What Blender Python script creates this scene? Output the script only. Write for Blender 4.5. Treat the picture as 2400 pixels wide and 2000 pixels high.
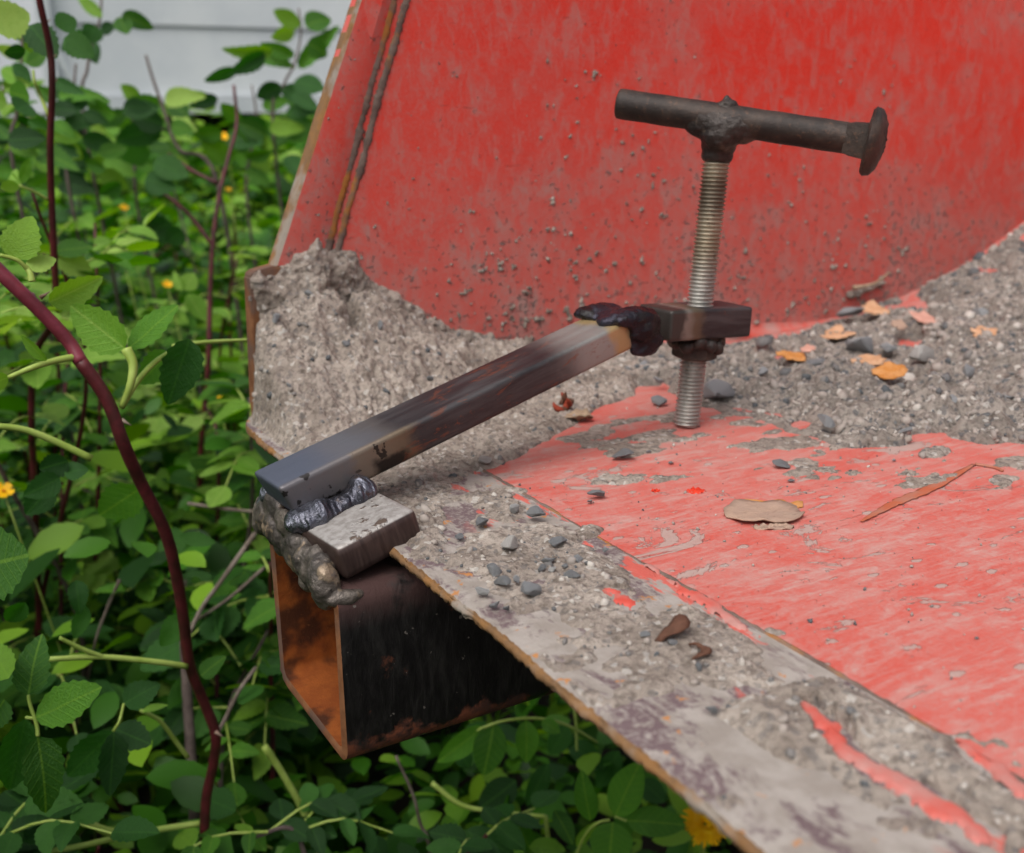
import bpy, bmesh, math, random
import numpy as np
from mathutils import Vector, Matrix
for o in list(bpy.data.objects): bpy.data.objects.remove(o)
scene = bpy.context.scene
COL = scene.collection
random.seed(7); rng = np.random.default_rng(7)
R_ = math.radians

# ------------------------------------------------------------------ camera
CP = np.array([-.1735, -.5066, .188])
AR = np.array([.8708, -.4915, -.0140]); AD = np.array([-.1481, -.2349, -.9607]); AF = np.array([.4689, .8386, -.2774])
FPX = 2508.2                                    # focal length in pixels of the 2400-wide photograph
cam = bpy.data.objects.new('camera', bpy.data.cameras.new('camera')); COL.objects.link(cam)
m = Matrix(((AR[0], -AD[0], -AF[0]), (AR[1], -AD[1], -AF[1]), (AR[2], -AD[2], -AF[2]))).to_quaternion().to_matrix().to_4x4()
m.translation = Vector(CP); cam.matrix_world = m
cam.data.lens = FPX / 2400 * 36; cam.data.sensor_width = 36; cam.data.sensor_fit = 'HORIZONTAL'
cam.data.clip_start = .02; cam.data.clip_end = 500
cam.data.dof.use_dof = True; cam.data.dof.focus_distance = .51; cam.data.dof.aperture_fstop = 10
scene.camera = cam

# ------------------------------------------------------------------ sky, sun, exposure
SUN_EL, SUN_AZ = R_(58), R_(-118)                # azimuth measured from +y towards +x
w = bpy.data.worlds.new('World'); scene.world = w; w.use_nodes = True
nt = w.node_tree; nt.nodes.clear()
sky = nt.nodes.new('ShaderNodeTexSky'); sky.sky_type = 'NISHITA'; sky.sun_disc = False
sky.sun_elevation = SUN_EL; sky.sun_rotation = SUN_AZ; sky.air_density = 1.0; sky.dust_density = 6.0; sky.ozone_density = 1.0
hs = nt.nodes.new('ShaderNodeHueSaturation'); hs.inputs['Saturation'].default_value = .35
bg = nt.nodes.new('ShaderNodeBackground'); bg.inputs['Strength'].default_value = .15
out = nt.nodes.new('ShaderNodeOutputWorld')
nt.links.new(sky.outputs[0], hs.inputs['Color']); nt.links.new(hs.outputs[0], bg.inputs['Color']); nt.links.new(bg.outputs[0], out.inputs['Surface'])
sl = bpy.data.lights.new('sun', 'SUN'); sl.energy = 1.1; sl.angle = R_(55); sl.color = (1, .985, .96)
so = bpy.data.objects.new('sun', sl); COL.objects.link(so)
sd = Vector((math.sin(SUN_AZ) * math.cos(SUN_EL), math.cos(SUN_AZ) * math.cos(SUN_EL), math.sin(SUN_EL)))
so.rotation_euler = sd.to_track_quat('Z', 'Y').to_euler(); so.location = sd * 5
vs = scene.view_settings; vs.view_transform = 'Standard'; vs.look = 'None'; vs.gamma = 1; vs.exposure = 0.2; vs.use_curve_mapping = False
scene.render.resolution_x = 1024; scene.render.resolution_y = 853

# ------------------------------------------------------------------ pixel -> place helpers (a pixel is only a direction)
def ray(x, y): return AF + AR * (x - 1200) / FPX + AD * (y - 1000) / FPX
def onz(x, y, z=0.): d = ray(x, y); return CP + d * (z - CP[2]) / d[2]
def onw(x, y, Y=.205): d = ray(x, y); return CP + d * (Y - CP[1]) / d[1]
def at(x, y, d): return CP + ray(x, y) * d
XC, RC = .5, .735
def zfl(x): x = np.asarray(x, float); return np.where(x > XC, RC - np.sqrt(np.maximum(RC**2 - (x - XC)**2, 1e-4)), 0.)
def onfloor(x, y):
    p = onz(x, y)
    for k in range(12): p = onz(x, y, float(zfl(min(p[0], 1.1))))
    return p

# ------------------------------------------------------------------ numpy noise
PERM = rng.permutation(4096); GRV = rng.random(4096) * 2 - 1
def vnoise(p):
    p = np.asarray(p, float); i = np.floor(p).astype(int); f = p - i; u = f * f * f * (f * (f * 6 - 15) + 10)
    def h(a, b, c): return GRV[PERM[(PERM[(PERM[a & 4095] + b) & 4095] + c) & 4095]]
    x, y, z = i[..., 0], i[..., 1], i[..., 2]; ux, uy, uz = u[..., 0], u[..., 1], u[..., 2]
    l = lambda a, b, t: a + (b - a) * t
    return l(l(l(h(x, y, z), h(x+1, y, z), ux), l(h(x, y+1, z), h(x+1, y+1, z), ux), uy),
             l(l(h(x, y, z+1), h(x+1, y, z+1), ux), l(h(x, y+1, z+1), h(x+1, y+1, z+1), ux), uy), uz)
def fbm(p, sc, oc=4, gain=.5, off=0.):
    p = np.asarray(p, float) * sc + off; a = 1.; s = 0.; n = 0.
    for k in range(oc): s = s + a * vnoise(p + 17.3 * k); n += a; a *= gain; p = p * 2.03
    return s / n
def sstep(a, b, x): t = np.clip((x - a) / (b - a), 0, 1); return t * t * (3 - 2 * t)
def poly_sd(px, py, poly):
    """signed distance to a polygon, positive inside"""
    poly = np.asarray(poly, float); d = np.full(px.shape, 1e9); ins = np.zeros(px.shape, bool)
    for a, b in zip(poly, np.roll(poly, -1, 0)):
        e = b - a; t = np.clip(((px - a[0]) * e[0] + (py - a[1]) * e[1]) / (e @ e + 1e-12), 0, 1)
        d = np.minimum(d, np.hypot(px - a[0] - t * e[0], py - a[1] - t * e[1]))
        c = (a[1] > py) != (b[1] > py)
        with np.errstate(divide='ignore', invalid='ignore'):
            xx = a[0] + (py - a[1]) / (b[1] - a[1] + 1e-15) * e[0]
        ins ^= c & (px < xx)
    return np.where(ins, d, -d)

# ------------------------------------------------------------------ object helpers
def tag(o, label=None, cat=None, group=None, kind=None):
    for k, v in (('label', label), ('category', cat), ('group', group), ('kind', kind)):
        if v: o[k] = v
    return o
def empty(name, loc, label=None, cat=None, group=None):
    o = bpy.data.objects.new(name, None); o.empty_display_size = .02; COL.objects.link(o); o.location = Vector(loc)
    return tag(o, label, cat, group)
def wloc(o):
    v = Vector((0, 0, 0))
    while o: v = v + o.location; o = o.parent
    return v
def mesh(name, V, F, mat, parent=None, smooth=False, sharp=None):
    """one mesh object from world-space vertices (numpy allowed)"""
    V = np.asarray(V, float)
    off = np.array(wloc(parent)) if parent else np.zeros(3)
    me = bpy.data.meshes.new(name); me.from_pydata((V - off).tolist(), [], [list(map(int, f)) for f in F]); me.update()
    for x in (mat if isinstance(mat, (list, tuple)) else [mat]): me.materials.append(x)
    if smooth: me.shade_smooth() if not sharp else me.shade_smooth()
    if sharp: me.set_sharp_from_angle(angle=R_(sharp))
    o = bpy.data.objects.new(name, me); COL.objects.link(o)
    if parent: o.parent = parent
    return o
def grid_mesh(name, V, keep, mat, parent=None, kind=None):
    """V (n,m,3) grid, keep (n-1,m-1) cells"""
    n, mm = V.shape[:2]; idx = np.arange(n * mm).reshape(n, mm)
    q = np.stack([idx[:-1, :-1], idx[1:, :-1], idx[1:, 1:], idx[:-1, 1:]], -1)[keep]
    used = np.unique(q); re = np.full(n * mm, -1); re[used] = np.arange(len(used)); q = re[q]
    P = V.reshape(-1, 3)[used]
    if parent: P = P - np.array(wloc(parent))
    me = bpy.data.meshes.new(name); me.vertices.add(len(P)); me.vertices.foreach_set('co', P.astype(np.float32).ravel())
    me.loops.add(q.size); me.loops.foreach_set('vertex_index', q.ravel().astype(np.int32))
    me.polygons.add(len(q)); me.polygons.foreach_set('loop_start', np.arange(0, q.size, 4, dtype=np.int32))
    me.update(calc_edges=True); me.validate(); me.shade_smooth(); me.materials.append(mat)
    o = bpy.data.objects.new(name, me); COL.objects.link(o)
    if parent: o.parent = parent
    if kind: o['kind'] = kind
    return o
def fast_mesh(name, V, F3, mat, parent=None):
    """numpy triangles"""
    me = bpy.data.meshes.new(name); V = np.asarray(V, np.float32)
    if parent: V = V - np.array(wloc(parent), np.float32)
    F3 = np.asarray(F3, np.int32)
    me.vertices.add(len(V)); me.vertices.foreach_set('co', V.ravel())
    me.loops.add(F3.size); me.loops.foreach_set('vertex_index', F3.ravel())
    me.polygons.add(len(F3)); me.polygons.foreach_set('loop_start', np.arange(0, F3.size, 3, dtype=np.int32))
    me.update(calc_edges=True); me.validate(); me.shade_smooth(); me.materials.append(mat)
    o = bpy.data.objects.new(name, me); COL.objects.link(o)
    if parent: o.parent = parent
    return o
def bm_obj(name, bm, mat, parent=None, smooth=True, sharp=35):
    bmesh.ops.recalc_face_normals(bm, faces=bm.faces)
    me = bpy.data.meshes.new(name)
    if parent: bmesh.ops.translate(bm, verts=bm.verts, vec=-wloc(parent))
    bm.to_mesh(me); bm.free(); me.materials.append(mat)
    if smooth:
        me.shade_smooth()
        if sharp: me.set_sharp_from_angle(angle=R_(sharp))
    o = bpy.data.objects.new(name, me); COL.objects.link(o)
    if parent: o.parent = parent
    return o
def tube_data(pts, rad, seg=8, cap=True, wob=0.):
    """swept tube; pts (n,3), rad scalar or list"""
    pts = np.asarray(pts, float); n = len(pts); rad = np.broadcast_to(np.asarray(rad, float), (n,))
    T = np.gradient(pts, axis=0); T /= np.linalg.norm(T, axis=1)[:, None] + 1e-12
    up = np.array([0, 0, 1.]) if abs(T[0][2]) < .9 else np.array([1., 0, 0])
    N = np.cross(T[0], up); N /= np.linalg.norm(N); V = []
    a = np.linspace(0, 2 * math.pi, seg, endpoint=False)
    for i in range(n):
        N = N - T[i] * (N @ T[i]); N /= np.linalg.norm(N); B = np.cross(T[i], N)
        r = rad[i] * (1 + wob * (rng.random(seg) - .5))
        V.append(pts[i] + np.outer(np.cos(a) * r, N) + np.outer(np.sin(a) * r, B))
    V = np.concatenate(V); F = []
    for i in range(n - 1):
        for k in range(seg):
            k2 = (k + 1) % seg; F.append([i*seg+k, i*seg+k2, (i+1)*seg+k2, (i+1)*seg+k])
    if cap: F.append(list(range(seg))[::-1]); F.append([(n-1)*seg+k for k in range(seg)])
    return V, F
def join(parts):
    V = []; F = []; o = 0
    for v, f in parts:
        V.append(np.asarray(v, float)); F += [[i + o for i in q] for q in f]; o += len(v)
    return np.concatenate(V), F
def spline(pts, n=24):
    p = np.asarray(pts, float); p = np.vstack([2*p[0]-p[1], p, 2*p[-1]-p[-2]]); k = len(p) - 3; o = []
    for t in np.linspace(0, k - 1e-6, n):
        i = int(t); u = t - i; a, b, c, d = p[i:i+4]
        o.append(.5 * ((2*b) + (-a+c)*u + (2*a-5*b+4*c-d)*u*u + (-a+3*b-3*c+d)*u**3))
    return np.array(o)

# ------------------------------------------------------------------ material helpers
def lin(h):
    h = h.lstrip('#'); c = [int(h[i:i+2], 16) / 255 for i in (0, 2, 4)]
    return tuple(x / 12.92 if x <= .04045 else ((x + .055) / 1.055) ** 2.4 for x in c) + (1.,)
class M:
    def __init__(s, name):
        s.m = bpy.data.materials.new(name); s.m.use_nodes = True; s.t = s.m.node_tree; s.t.nodes.clear()
        s.b = s.n('ShaderNodeBsdfPrincipled'); s.o = s.n('ShaderNodeOutputMaterial'); s.l(s.b.outputs[0], s.o.inputs['Surface'])
        s.geo = s.n('ShaderNodeNewGeometry'); s.pos = s.geo.outputs['Position']
    def n(s, t): return s.t.nodes.new(t)
    def l(s, a, b): s.t.links.new(a, b)
    def put(s, sock, v):
        if isinstance(v, bpy.types.NodeSocket): s.l(v, sock)
        elif isinstance(v, str): sock.default_value = lin(v)
        else: sock.default_value = v
    def set(s, **k):
        nm = dict(color='Base Color', rough='Roughness', metal='Metallic', spec='Specular IOR Level', normal='Normal', coat='Coat Weight', trans='Transmission Weight', sss='Subsurface Weight')
        for a, v in k.items(): s.put(s.b.inputs[nm[a]], v)
        return s.m
    def obj(s): return s.n('ShaderNodeTexCoord').outputs['Object']
    def mapping(s, v, scale=(1, 1, 1), rot=(0, 0, 0), loc=(0, 0, 0)):
        k = s.n('ShaderNodeMapping'); s.l(v, k.inputs['Vector']); k.inputs['Scale'].default_value = scale; k.inputs['Rotation'].default_value = rot; k.inputs['Location'].default_value = loc
        return k.outputs[0]
    def noise(s, scale, detail=4, rough=.55, v=None, dist=0., col=False):
        k = s.n('ShaderNodeTexNoise'); s.l(v or s.pos, k.inputs['Vector']); k.inputs['Scale'].default_value = scale
        k.inputs['Detail'].default_value = detail; k.inputs['Roughness'].default_value = rough; k.inputs['Distortion'].default_value = dist
        return k.outputs['Color' if col else 'Fac']
    def voro(s, scale, v=None, feat='F1', out='Distance', rnd=1.):
        k = s.n('ShaderNodeTexVoronoi'); k.feature = feat; s.l(v or s.pos, k.inputs['Vector']); k.inputs['Scale'].default_value = scale; k.inputs['Randomness'].default_value = rnd
        return k.outputs[out]
    def step(s, v, a, b, lo=0., hi=1.):
        k = s.n('ShaderNodeMapRange'); k.interpolation_type = 'SMOOTHSTEP'; s.put(k.inputs[0], v)
        for i, q in enumerate((a, b, lo, hi)): k.inputs[1 + i].default_value = q
        return k.outputs[0]
    def math(s, op, a, b=0., c=0., clamp=False):
        k = s.n('ShaderNodeMath'); k.operation = op; k.use_clamp = clamp
        for i, q in enumerate((a, b, c)): s.put(k.inputs[i], q)
        return k.outputs[0]
    def mix(s, f, a, b):
        k = s.n('ShaderNodeMix'); k.data_type = 'RGBA'; s.put(k.inputs['Factor'], f); s.put(k.inputs[6], a); s.put(k.inputs[7], b); return k.outputs[2]
    def fmix(s, f, a, b):
        k = s.n('ShaderNodeMix'); s.put(k.inputs['Factor'], f); s.put(k.inputs[2], a); s.put(k.inputs[3], b); return k.outputs[0]
    def xyz(s, v=None):
        k = s.n('ShaderNodeSeparateXYZ'); s.l(v or s.pos, k.inputs[0]); return k.outputs
    def bump(s, h, dist=.001, strength=1., prev=None):
        k = s.n('ShaderNodeBump'); k.inputs['Distance'].default_value = dist; k.inputs['Strength'].default_value = strength
        s.l(h, k.inputs['Height'])
        if prev: s.l(prev, k.inputs['Normal'])
        return k.outputs[0]
    def rand(s, kind='obj'):
        return s.n('ShaderNodeObjectInfo').outputs['Random'] if kind == 'obj' else s.geo.outputs['Random Per Island']

DUST = '#a3968e'
def mat_dirt(name, ca='#8a7e74', cb='#b1a59a', cd='#5f554d', spk=.4):
    k = M(name); n1 = k.noise(28, 5, .6); n2 = k.noise(230, 5, .68); n3 = k.noise(900, 3, .7)
    c = k.mix(k.step(n1, .3, .7), ca, cb)
    c = k.mix(k.math('MULTIPLY', k.step(n2, .56, .34), .7), c, cd)
    v = k.voro(380, out='Color'); vs_ = k.xyz(v)[0]
    c = k.mix(k.math('MULTIPLY', k.step(vs_, .86, .93), spk), c, '#56575a')
    c = k.mix(k.math('MULTIPLY', k.step(k.xyz(v)[1], .92, .96), .5), c, '#c9c4bd')
    c = k.mix(k.math('MULTIPLY', k.step(k.noise(11, 3, .5), .55, .72), .5), c, '#80736b')
    b = k.bump(n1, .004, .6); b = k.bump(n2, .0022, 1., b); b = k.bump(n3, .0008, 1., b); b = k.bump(k.voro(330), .001, .7, b)
    return k.set(color=c, rough=.97, spec=.12, normal=b)
DIRT = mat_dirt('dry_dirt'); DIRT_D = mat_dirt('loose_dirt', '#7f766e', '#a0968d', '#564f4a', .7); DIRT_W = mat_dirt('splashed_dirt', '#7d7069', '#95877f', '#655a54', .3)

def mat_wall():
    k = M('red_paint_wall'); x, y, z = k.xyz()
    red = k.mix(k.noise(6, 3, .5), '#c22a1b', '#d53422')
    lowz = k.step(z, .22, .0); upr = k.step(k.math('ADD', k.math('MULTIPLY', x, .45), z), .22, .55)
    st = k.noise(85, 6, .7, k.mapping(k.pos, (1.1, 1, .5), (0, .2, 0)), .8)
    big = k.noise(9, 6, .66, None, .6); mid = k.noise(34, 6, .72, None, .5); fine = k.noise(420, 4, .75); sp = k.noise(190, 4, .72)
    d = k.math('ADD', k.math('MULTIPLY', k.step(big, .38, .66), .30), k.math('MULTIPLY', k.step(st, .46, .66), .34))
    d = k.math('ADD', d, k.math('MULTIPLY', k.step(mid, .45, .65), .26)); d = k.math('ADD', d, k.math('MULTIPLY', lowz, .36))
    d = k.math('ADD', d, k.math('MULTIPLY', k.step(fine, .46, .66), .20)); d = k.math('SUBTRACT', d, k.math('MULTIPLY', upr, .16)); d = k.math('ADD', k.math('MULTIPLY', d, .80), .07, clamp=True)
    c = k.mix(d, red, '#9c7e77')
    cl = k.math('ADD', sp, k.math('MULTIPLY', lowz, .085)); cl = k.math('ADD', cl, k.math('MULTIPLY', k.step(big, .42, .64), .05)); cl = k.math('ADD', cl, k.math('MULTIPLY', k.step(mid, .45, .65), .05))
    clm = k.step(cl, .675, .735); c = k.mix(k.math('MULTIPLY', clm, .85), c, '#786863')
    g = k.noise(90, 2, .5, k.mapping(k.pos, (.35, 1, 3.2), (0, .25, 0)), .8); sc = k.math('MULTIPLY', k.step(g, .735, .75), .6); c = k.mix(sc, c, '#5e3b36')
    g2 = k.step(k.noise(130, 3, .6, k.mapping(k.pos, (1, 1, 1), (0, .9, 0), (3, 1, 2))), .745, .76); c = k.mix(k.math('MULTIPLY', g2, .7), c, '#4e3a3d')
    b = k.bump(fine, .0004, .8); b = k.bump(clm, .0016, 1., b); b = k.bump(k.noise(26, 2, .5), .002, .3, b)
    return k.set(color=c, rough=k.fmix(d, .40, .8), spec=.35, normal=b)
RED_WALL = mat_wall()

def mat_floor():
    k = M('red_paint_floor'); x, y, z = k.xyz()
    red = k.mix(k.noise(8, 3, .5), '#b93626', '#c54232')
    v = k.mapping(k.pos, (13, 46, 13), (0, 0, R_(30))); v2 = k.mapping(k.pos, (9, 120, 9), (0, 0, R_(24)), (2, 5, 0))
    st = k.noise(2.0, 8, .74, v, 1.1); st2 = k.noise(3.2, 5, .7, v2, .4); big = k.noise(13, 6, .66, None, .8); fine = k.noise(480, 4, .75); mid = k.noise(60, 6, .72, None, .7)
    d = k.math('ADD', k.math('MULTIPLY', k.step(st, .46, .60), .34), k.math('MULTIPLY', k.step(big, .36, .66), .30))
    d = k.math('ADD', d, k.math('MULTIPLY', k.step(st2, .50, .62), .22)); d = k.math('ADD', d, k.math('MULTIPLY', k.step(fine, .44, .64), .20)); d = k.math('ADD', d, k.math('MULTIPLY', k.step(mid, .5, .62), .22))
    d = k.math('ADD', k.math('MULTIPLY', d, .72), .14, clamp=True)
    c = k.mix(d, red, '#b2978f')
    pat = k.math('ADD', k.noise(24, 6, .7, k.mapping(k.pos, (.7, 1.5, 1), (0, 0, R_(28))), .9), k.math('MULTIPLY', k.noise(170, 4, .7), .10)); dr = k.step(pat, .645, .665)      # crisp-edged dried mud smears
    mv2 = k.mapping(k.pos, (75, 130, 75), (0, 0, R_(28))); sm = k.noise(300, 2, .6)
    dr2 = k.math('MULTIPLY', k.step(k.math('ADD', k.voro(1., mv2), k.math('MULTIPLY', sm, .35)), .44, .38), k.step(k.xyz(k.voro(1., mv2, out='Color'))[1], .80, .82)); dr = k.math('MAXIMUM', dr, dr2)
    c = k.mix(k.math('MULTIPLY', dr, .75), c, '#a3968e')
    sp = k.step(k.noise(230, 3, .7), .69, .74); c = k.mix(k.math('MULTIPLY', sp, .75), c, '#6d5f5a')
    scr = k.step(k.noise(4.5, 3, .6, k.mapping(k.pos, (6, 190, 6), (0, 0, R_(35)))), .70, .72); c = k.mix(k.math('MULTIPLY', scr, .45), c, '#b8867c')
    b = k.bump(fine, .0004, .8); b = k.bump(dr, .0007, .9, b); b = k.bump(sp, .0012, .9, b); b = k.bump(st, .0006, .5, b)
    return k.set(color=c, rough=k.fmix(d, .42, .82), spec=.32, normal=b)
RED_FLOOR = mat_floor()
k = M('red_paint_clean'); n = k.noise(40, 4, .6)
RED_CLEAN = k.set(color=k.mix(k.step(n, .3, .7), '#c24a3c', '#ad8078'), rough=.5, normal=k.bump(k.noise(300, 3, .6), .0003, .6))

def mat_edge():
    k = M('worn_steel_edge'); x, y, z = k.xyz(); v = k.mapping(k.pos, (1.6, .8, 1), (0, 0, R_(25)))
    a = k.noise(34, 6, .66, v, .4); f = k.noise(300, 4, .7); o = k.noise(95, 4, .6); o2 = k.noise(30, 3, .5)
    c = k.mix(k.step(k.noise(70, 4, .6), .35, .65), '#8b827a', '#9d958e')
    c = k.mix(k.math('MULTIPLY', k.step(a, .5, .58), k.step(f, .30, .55)), c, '#665557')
    c = k.mix(k.math('MULTIPLY', k.step(k.math('ADD', o, k.math('MULTIPLY', o2, .25)), .745, .79), .85), c, '#b0743a')
    # remains of red paint towards the weld seam
    p = k.math('MULTIPLY', k.step(k.noise(42, 5, .6, k.mapping(k.pos, (1.6, .55, 1))), .56, .6), k.step(x, .035, .06))
    c = k.mix(k.math('MULTIPLY', p, .9), c, '#c0574b')
    b = k.bump(f, .0005, .8); b = k.bump(k.step(a, .45, .6), .0006, .6, b)
    return k.set(color=c, rough=.85, spec=.25, normal=b)
EDGE = mat_edge()
def mat_rust(name, a, b_, c_, sc=1.):
    k = M(name); n1 = k.noise(60 * sc, 5, .65); n2 = k.noise(350 * sc, 4, .7); n3 = k.noise(22 * sc, 4, .6)
    c = k.mix(k.step(n1, .35, .65), a, b_); c = k.mix(k.math('MULTIPLY', k.step(n3, .5, .62), .85), c, c_)
    c = k.mix(k.math('MULTIPLY', k.step(n2, .6, .75), .5), c, '#8f5a30')
    return k.set(color=c, rough=.9, spec=.2, normal=k.bump(n1, .0008, .6, k.bump(n2, .0005, .9)))
RUST_EDGE = mat_rust('rust_edge', '#85603a', '#6f563f', '#8f877e')
RUST_IN = mat_rust('rust_inside', '#7c3f1a', '#8f4e20', '#2e1a12')
RUST_LIP = mat_rust('rust_lip', '#855a3c', '#6b452d', '#5d4a42')
RUST_DARK = mat_rust('rust_dark_bead', '#5f5049', '#77685f', '#a2682a')

def mat_tube():
    k = M('black_tube'); x, y, z = k.xyz()
    br = k.noise(20, 5, .7, k.mapping(k.pos, (9, 9, 2.2), (0, .35, 0)), .5); f = k.noise(300, 3, .6)
    c = k.mix(k.step(br, .4, .75), '#0f0e0e', '#211f1d')
    n1 = k.noise(38, 5, .65); n2 = k.noise(130, 4, .6)
    lowz = k.step(z, -.075, -.1); front = k.step(x, .09, -.03)
    r = k.step(k.math('ADD', k.math('ADD', n1, k.math('MULTIPLY', lowz, .24)), k.math('MULTIPLY', front, .03)), .66, .76)
    topz = k.step(z, -.034, -.017); r2 = k.math('MULTIPLY', topz, k.step(n1, .32, .5))
    c = k.mix(r, c, k.mix(k.step(n2, .4, .6), '#6e3a22', '#45261a')); c = k.mix(k.math('MULTIPLY', r2, .7), c, '#4b2f2b')
    sp = k.step(k.noise(240, 2, .6), .72, .75); c = k.mix(k.math('MULTIPLY', sp, .6), c, '#777069')
    ro = k.fmix(k.math('MAXIMUM', r, r2), k.step(br, .3, .8, .36, .6), .85)
    return k.set(color=c, rough=ro, spec=.5, normal=k.bump(br, .0008, .7, k.bump(f, .0002, .6)))
TUBE = mat_tube()

def mat_bar(name, x_ends, burn=False):
    """mill-scale flat bar; object coordinates run along its length; temper colours beside the welds"""
    k = M(name); ob = k.obj(); x, y, z = k.xyz(ob)
    s = k.noise(5, 5, .65, k.mapping(ob, (3, 22, 22)), .4); f = k.noise(260, 4, .65, ob); pt = k.noise(70, 4, .6, ob)
    c = k.mix(k.step(s, .35, .7), '#2f2d2f', '#4d4a4b')
    rs = k.math('MULTIPLY', k.step(k.noise(16, 5, .7, k.mapping(ob, (1.2, 5, 5)), .6), .60, .68), .7); c = k.mix(rs, c, '#6d4130')
    wob = k.math('MULTIPLY', k.math('SUBTRACT', k.noise(45, 4, .6, ob), .5), .022); xx = k.math('ADD', x, wob)
    def band(a, b, c2, d, e):
        return k.math('MULTIPLY', k.math('MULTIPLY', k.step(xx, a, b), k.step(xx, d, c2)), e)
    ro = k.step(s, .3, .7, .42, .6)
    for (a, b, c2, d, e, colr) in x_ends: c = k.mix(band(a, b, c2, d, e), c, colr)
    if burn:
        face = k.step(y, -.012, -.0150)
        tn = k.math('MULTIPLY', k.math('MULTIPLY', k.step(xx, .036, .044), k.step(xx, .078, .070)), face); c = k.mix(k.math('MULTIPLY', tn, .6), c, '#7d6a52')
        tn2 = k.math('MULTIPLY', k.math('MULTIPLY', k.step(xx, -.02, .0), k.step(xx, .042, .034)), face); c = k.mix(k.math('MULTIPLY', tn2, .45), c, '#6f6459')
        bk = k.math('MULTIPLY', k.math('MULTIPLY', k.step(xx, .046, .054), k.step(xx, .074, .066)), k.math('MULTIPLY', face, k.step(k.math('ADD', z, wob), .012, .008))); c = k.mix(k.math('MULTIPLY', bk, .95), c, '#17120f')
        c = k.mix(k.math('MULTIPLY', k.step(k.noise(120, 3, .6, ob), .60, .64), k.math('MULTIPLY', k.math('MAXIMUM', tn, tn2), .9)), c, '#1a1512')
        c = k.mix(k.math('MULTIPLY', k.math('MULTIPLY', k.step(k.noise(34, 6, .75, k.mapping(ob, (1, 2.5, 2.5)), .8), .57, .62), k.step(x, .05, .08)), .55), c, '#7a4630')
    pit = k.step(pt, .69, .74); c = k.mix(k.math('MULTIPLY', pit, .8), c, '#15110f')
    sc = k.noise(9, 3, .6, k.mapping(ob, (55, 18, 18), (0, 0, .6)), .2)
    return k.set(color=c, metal=.55, rough=ro, spec=.5, normal=k.bump(f, .0002, .6, k.bump(sc, .0003, .35)))
BAR = mat_bar('mill_scale_bar', [(-.05, -.02, .045, .075, .75, '#5a6474'), (-.05, -.02, .03, .05, .3, '#5b5a6a'), (.018, .04, .062, .075, .2, '#8a7860'),
                                 (.160, .20, .30, .31, .8, '#9a9893'), (.205, .212, .218, .223, .85, '#a88c5c'), (.217, .225, .30, .31, .92, '#1f1a1c')], True)
BLOCK = mat_bar('mill_scale_block', [(-.08, -.07, -.014, -.006, .5, '#75664f'), (-.08, -.07, -.024, -.014, .6, '#85827c'), (-.08, -.07, -.028, -.022, .8, '#1d1818')])
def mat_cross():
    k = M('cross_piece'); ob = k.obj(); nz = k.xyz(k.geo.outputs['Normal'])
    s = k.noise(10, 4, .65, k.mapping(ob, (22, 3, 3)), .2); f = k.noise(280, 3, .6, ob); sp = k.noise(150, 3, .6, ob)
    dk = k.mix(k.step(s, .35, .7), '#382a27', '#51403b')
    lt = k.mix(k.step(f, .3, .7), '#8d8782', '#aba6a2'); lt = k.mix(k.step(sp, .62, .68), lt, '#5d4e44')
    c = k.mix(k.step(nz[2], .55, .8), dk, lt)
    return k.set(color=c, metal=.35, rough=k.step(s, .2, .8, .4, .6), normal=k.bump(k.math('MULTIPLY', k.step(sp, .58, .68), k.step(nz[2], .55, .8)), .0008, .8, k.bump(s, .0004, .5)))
CROSS = mat_cross()
def mat_weld(name, a, b_, c_, metal=.85, rough=.3, ripple=.0):
    k = M(name); ob = k.obj(); n1 = k.noise(90, 4, .6, ob); n2 = k.noise(420, 4, .7, ob); n3 = k.noise(38, 3, .5, ob)
    c = k.mix(k.step(n3, .35, .65), a, b_); c = k.mix(k.step(n1, .54, .64), c, c_); c = k.mix(k.math('MULTIPLY', k.step(n2, .62, .7), .7), c, '#221c1a')
    nb = k.bump(n1, .0022, .6, k.bump(n2, .0007, .9))
    if ripple:
        wv = k.n('ShaderNodeTexWave'); wv.bands_direction = 'X'; wv.inputs['Scale'].default_value = 95; wv.inputs['Distortion'].default_value = 7; wv.inputs['Detail'].default_value = 2; k.l(ob, wv.inputs['Vector']); nb = k.bump(wv.outputs['Fac'], ripple, .7, nb)
    return k.set(color=c, metal=k.step(n1, .7, .5, .3, metal), rough=k.step(n2, .3, .75, rough, rough + .3), normal=nb)
WELD_BLUE = mat_weld('weld_blue', '#4a4a52', '#8a8c98', '#3d3330', .92, .2, .0005)
WELD_DARK = mat_weld('weld_dark', '#232024', '#3a3842', '#171314', .8, .24)
WELD_TAN = mat_weld('weld_slag', '#7a7067', '#4a4542', '#8c7a66', .6, .34)
WELD_BROWN = mat_weld('weld_brown', '#3a332f', '#2b2524', '#4f433a', .5, .38)
def mat_bolt():
    k = M('zinc_thread'); x, y, z = k.xyz(); n1 = k.noise(40, 4, .6, k.mapping(k.pos, (1, 1, .8))); n2 = k.noise(300, 3, .65)
    c = k.mix(k.step(n1, .35, .65), '#98958f', '#b9b6b0')
    c = k.mix(k.math('MULTIPLY', k.step(k.math('ADD', z, k.math('MULTIPLY', n1, .04)), .105, .13), .5), c, '#968159')
    c = k.mix(k.math('MULTIPLY', k.step(n2, .55, .72), .6), c, '#4a3d2c')
    bd = k.math('MULTIPLY', k.step(z, .125, .138), k.step(z, .158, .146)); c = k.mix(k.math('MULTIPLY', bd, .6), c, '#40372d')
    return k.set(color=c, metal=.75, rough=k.step(n2, .3, .7, .34, .55), normal=k.bump(n2, .0002, .7))
BOLT = mat_bolt()
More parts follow.
